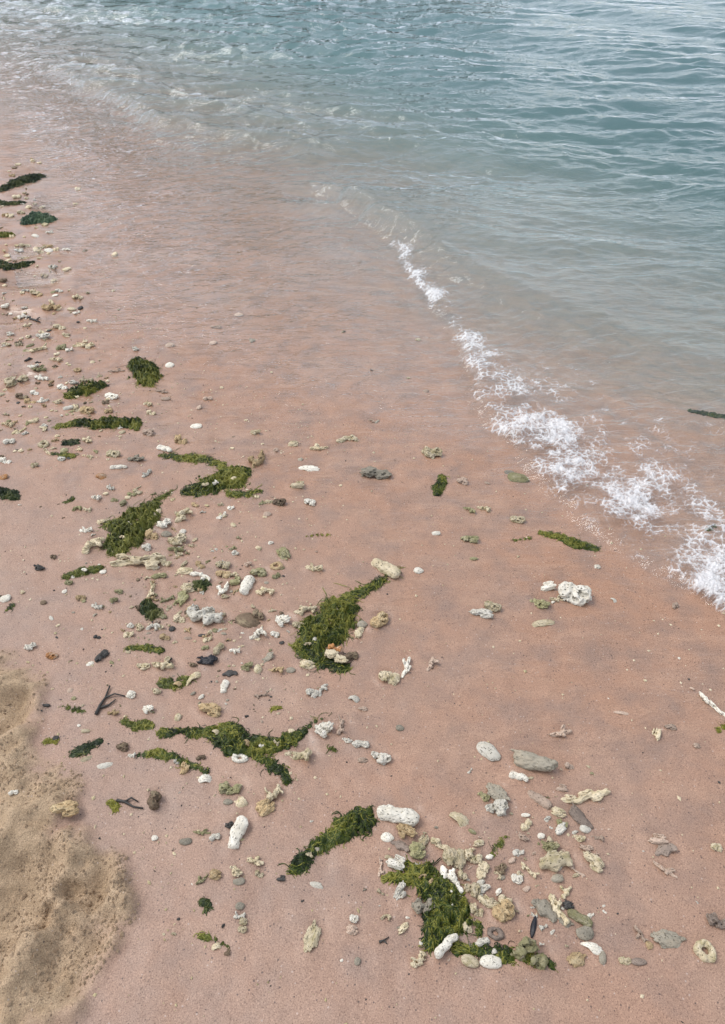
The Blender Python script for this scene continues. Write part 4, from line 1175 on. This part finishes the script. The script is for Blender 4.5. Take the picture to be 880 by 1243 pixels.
scatter(95, (90, 590, 340, 780), ['lump', 'branch', 'lump', 'branch'], ['cream', 'white', 'cream', 'olive', 'tan'], 6, 13, 28, lambda a, b: math.exp(-((a - 240) / 70) ** 2) if b > 670 else .25)
scatter(34, (460, 1000, 720, 1130), ['lump', 'branch'], ['cream', 'white', 'cream'], 9, 18, 29)
scatter(26, (360, 700, 880, 1170), ['pebble', 'lump', 'shell'], ['pale', 'dark', 'white', 'pale'], 3, 6, 27)

# ------------------------------------------------------------------ past 300 of a kind, the smallest crumbs become one mass
from mathutils import Matrix
lumps = sorted([p for p in PIECES if p[1] == 'lump' and p[4] is None], key=lambda p: -p[3] / math.hypot(p[5], p[6]))
n_named = sum(1 for p in PIECES if p[1] == 'lump' and p[4] is not None)
drop = lumps[290 - n_named:]
Vc, Fc, base = [], [], 0
for p in drop:
    me = p[0].data
    v = np.empty(len(me.vertices) * 3); me.vertices.foreach_get('co', v)
    M = np.array(Matrix.LocRotScale(p[0].location, p[0].rotation_euler, p[0].scale))
    v = v.reshape(-1, 3) @ M[:3, :3].T + M[:3, 3]
    f = np.empty(len(me.loops), int); me.loops.foreach_get('vertex_index', f)
    Vc.append(v); Fc.append(f.reshape(-1, 4) + base); base += len(v)
    PIECES.remove(p); bpy.data.objects.remove(p[0])
if Vc:
    link('coral_crumbs', mesh_np('coral_crumbs', np.concatenate(Vc), np.concatenate(Fc), True), ROCK['cream'], kind='stuff',
         label='tiny cream coral crumbs strewn between the seaweed and shingle', category='coral')

# ------------------------------------------------------------------ labels from size, colour, kind and the nearest landmark
ORD = ['', 'second ', 'third ', 'fourth ', 'fifth ', 'sixth ', 'seventh ', 'eighth ', 'ninth ', 'tenth ']
seen = {}
for (o, kind, col, size, label, x, y) in PIECES:
    if label is not None: continue
    dm, ph = min((math.hypot(x - a, y - b), ph) for a, b, ph in LAND)
    sz = 'tiny' if size < .016 else 'small' if size < .032 else 'mid-sized' if size < .05 else 'large'
    seen.setdefault((f'{sz} {COLW[col]} {WORDS[kind]}', ph), []).append((dm, o))
    o['group'] = f'{CATS[kind]} pieces strewn along the tide line'
for (what, ph), lst in seen.items():
    for k, (dm, o) in enumerate(sorted(lst, key=lambda t: t[0])):
        o['label'] = f'{what} {ORD[min(k, 9)]}nearest to {ph}'

# ------------------------------------------------------------------ grit and clods: past counting
def specks(name, n, fn, r0, r1, mat, label, seed, cat):
    rg = np.random.RandomState(seed)
    B = np.array([[1, 0, 0], [-1, 0, 0], [0, 1, 0], [0, -1, 0], [0, 0, 1], [0, 0, -1]], float)
    BF = np.array([[0, 2, 4], [2, 1, 4], [1, 3, 4], [3, 0, 4], [2, 0, 5], [1, 2, 5], [3, 1, 5], [0, 3, 5]])
    x, y = fn(rg, n)
    n = len(x)
    z = sand_h(x, y)
    r = r0 + (r1 - r0) * rg.rand(n) ** 3
    sc_ = r[:, None] * rg.uniform(.6, 1.4, (n, 3)) * (1, 1, .7)
    a = rg.uniform(0, 6.28, n)
    v = B[None] * sc_[:, None] * rg.uniform(.7, 1.3, (n, 6, 1))
    vx = v[..., 0] * np.cos(a)[:, None] - v[..., 1] * np.sin(a)[:, None]; vy = v[..., 0] * np.sin(a)[:, None] + v[..., 1] * np.cos(a)[:, None]
    V = np.stack([vx + x[:, None], vy + y[:, None], v[..., 2] + (z + r * .25)[:, None]], -1).reshape(-1, 3)
    F = (BF[None] + (np.arange(n) * 6)[:, None, None]).reshape(-1, 3)
    return link(name, mesh_np(name, V, F, False), mat, kind='stuff', label=label, category=cat)


def on_wet(rg, n):
    x = rg.uniform(-1.7, 1.25, n * 2); y = rg.uniform(.3, 3.6, n * 2)
    s = seaward(x, y); d = dryness(x, y)
    dn = .22 + .78 * sst(.15, -.5, x - .1) * sst(-.45, .3, fbm2(x * 5, y * 5, 3, 301))
    k = (s < .15) & (d < .3) & (rg.rand(n * 2) < dn)
    return x[k], y[k]


def on_dry(rg, n):
    x = rg.uniform(-1.2, -.25, n * 6); y = rg.uniform(.25, 1.3, n * 6)
    d = dryness(x, y)
    e = sst(-.2, .5, fbm2(x * 12, y * 12, 2, 311))
    k = (d > .15) & (rg.rand(n * 6) < .15 + .85 * e)
    return x[k][:n], y[k][:n]


CRUMB = mat_rock('dry_sand_crumbs', (.48, .35, .23), (.38, .27, .175), .95, .3)
specks('shell_grit', 7000, on_wet, .0009, .0042, ROCK['cream'], 'pale shell and coral grit strewn over the wet sand', 51, 'grit')
specks('dark_grit', 1900, on_wet, .0008, .0030, ROCK['dark'], 'dark mineral grit strewn over the wet sand', 52, 'grit')
specks('sand_crumbs', 9000, on_dry, .0008, .0048, CRUMB, 'crumbled tan sand clods on the churned dry patch', 53, 'sand')

# ------------------------------------------------------------------ the wash has scoured and piled sand round the bigger pieces
gm = bpy.data.objects['beach_sand'].data
co = np.empty(len(gm.vertices) * 3, np.float32); gm.vertices.foreach_get('co', co); co = co.reshape(-1, 3)
nx = len(gx_s); ny = len(gy_s)
ZZ = co[:, 2].reshape(ny, nx)
for (o, kind, col, size, label, x, y) in PIECES:
    if size < .016 or y > 3.2: continue
    rx = max(o.scale[0], o.scale[1]) * .5
    i0, i1 = np.searchsorted(gx_s, (x - rx * 3, x + rx * 3)); j0, j1 = np.searchsorted(gy_s, (y - rx * 3, y + rx * 3))
    if i1 - i0 < 2 or j1 - j0 < 2: continue
    XX, YY = np.meshgrid(gx_s[i0:i1], gy_s[j0:j1])
    c_, s_ = math.cos(o.rotation_euler.z), math.sin(o.rotation_euler.z)
    u = ((XX - x) * c_ + (YY - y) * s_) / (o.scale[0] * .5); v = (-(XX - x) * s_ + (YY - y) * c_) / (o.scale[1] * .5)
    q = np.hypot(u, v)
    side = ((XX - x) * .55 + (YY - y) * .83) / rx            # > 0 towards the sea
    h_ = min(o.scale[2], .03)
    ZZ[j0:j1, i0:i1] += h_ * (.16 * np.exp(-((q - 1.0) / .35) ** 2) * sst(.6, -1.0, side) - .20 * np.exp(-((q - 1.15) / .35) ** 2) * sst(-.3, 1.0, side))
co[:, 2] = ZZ.ravel()
gm.vertices.foreach_set('co', co.ravel()); gm.update()
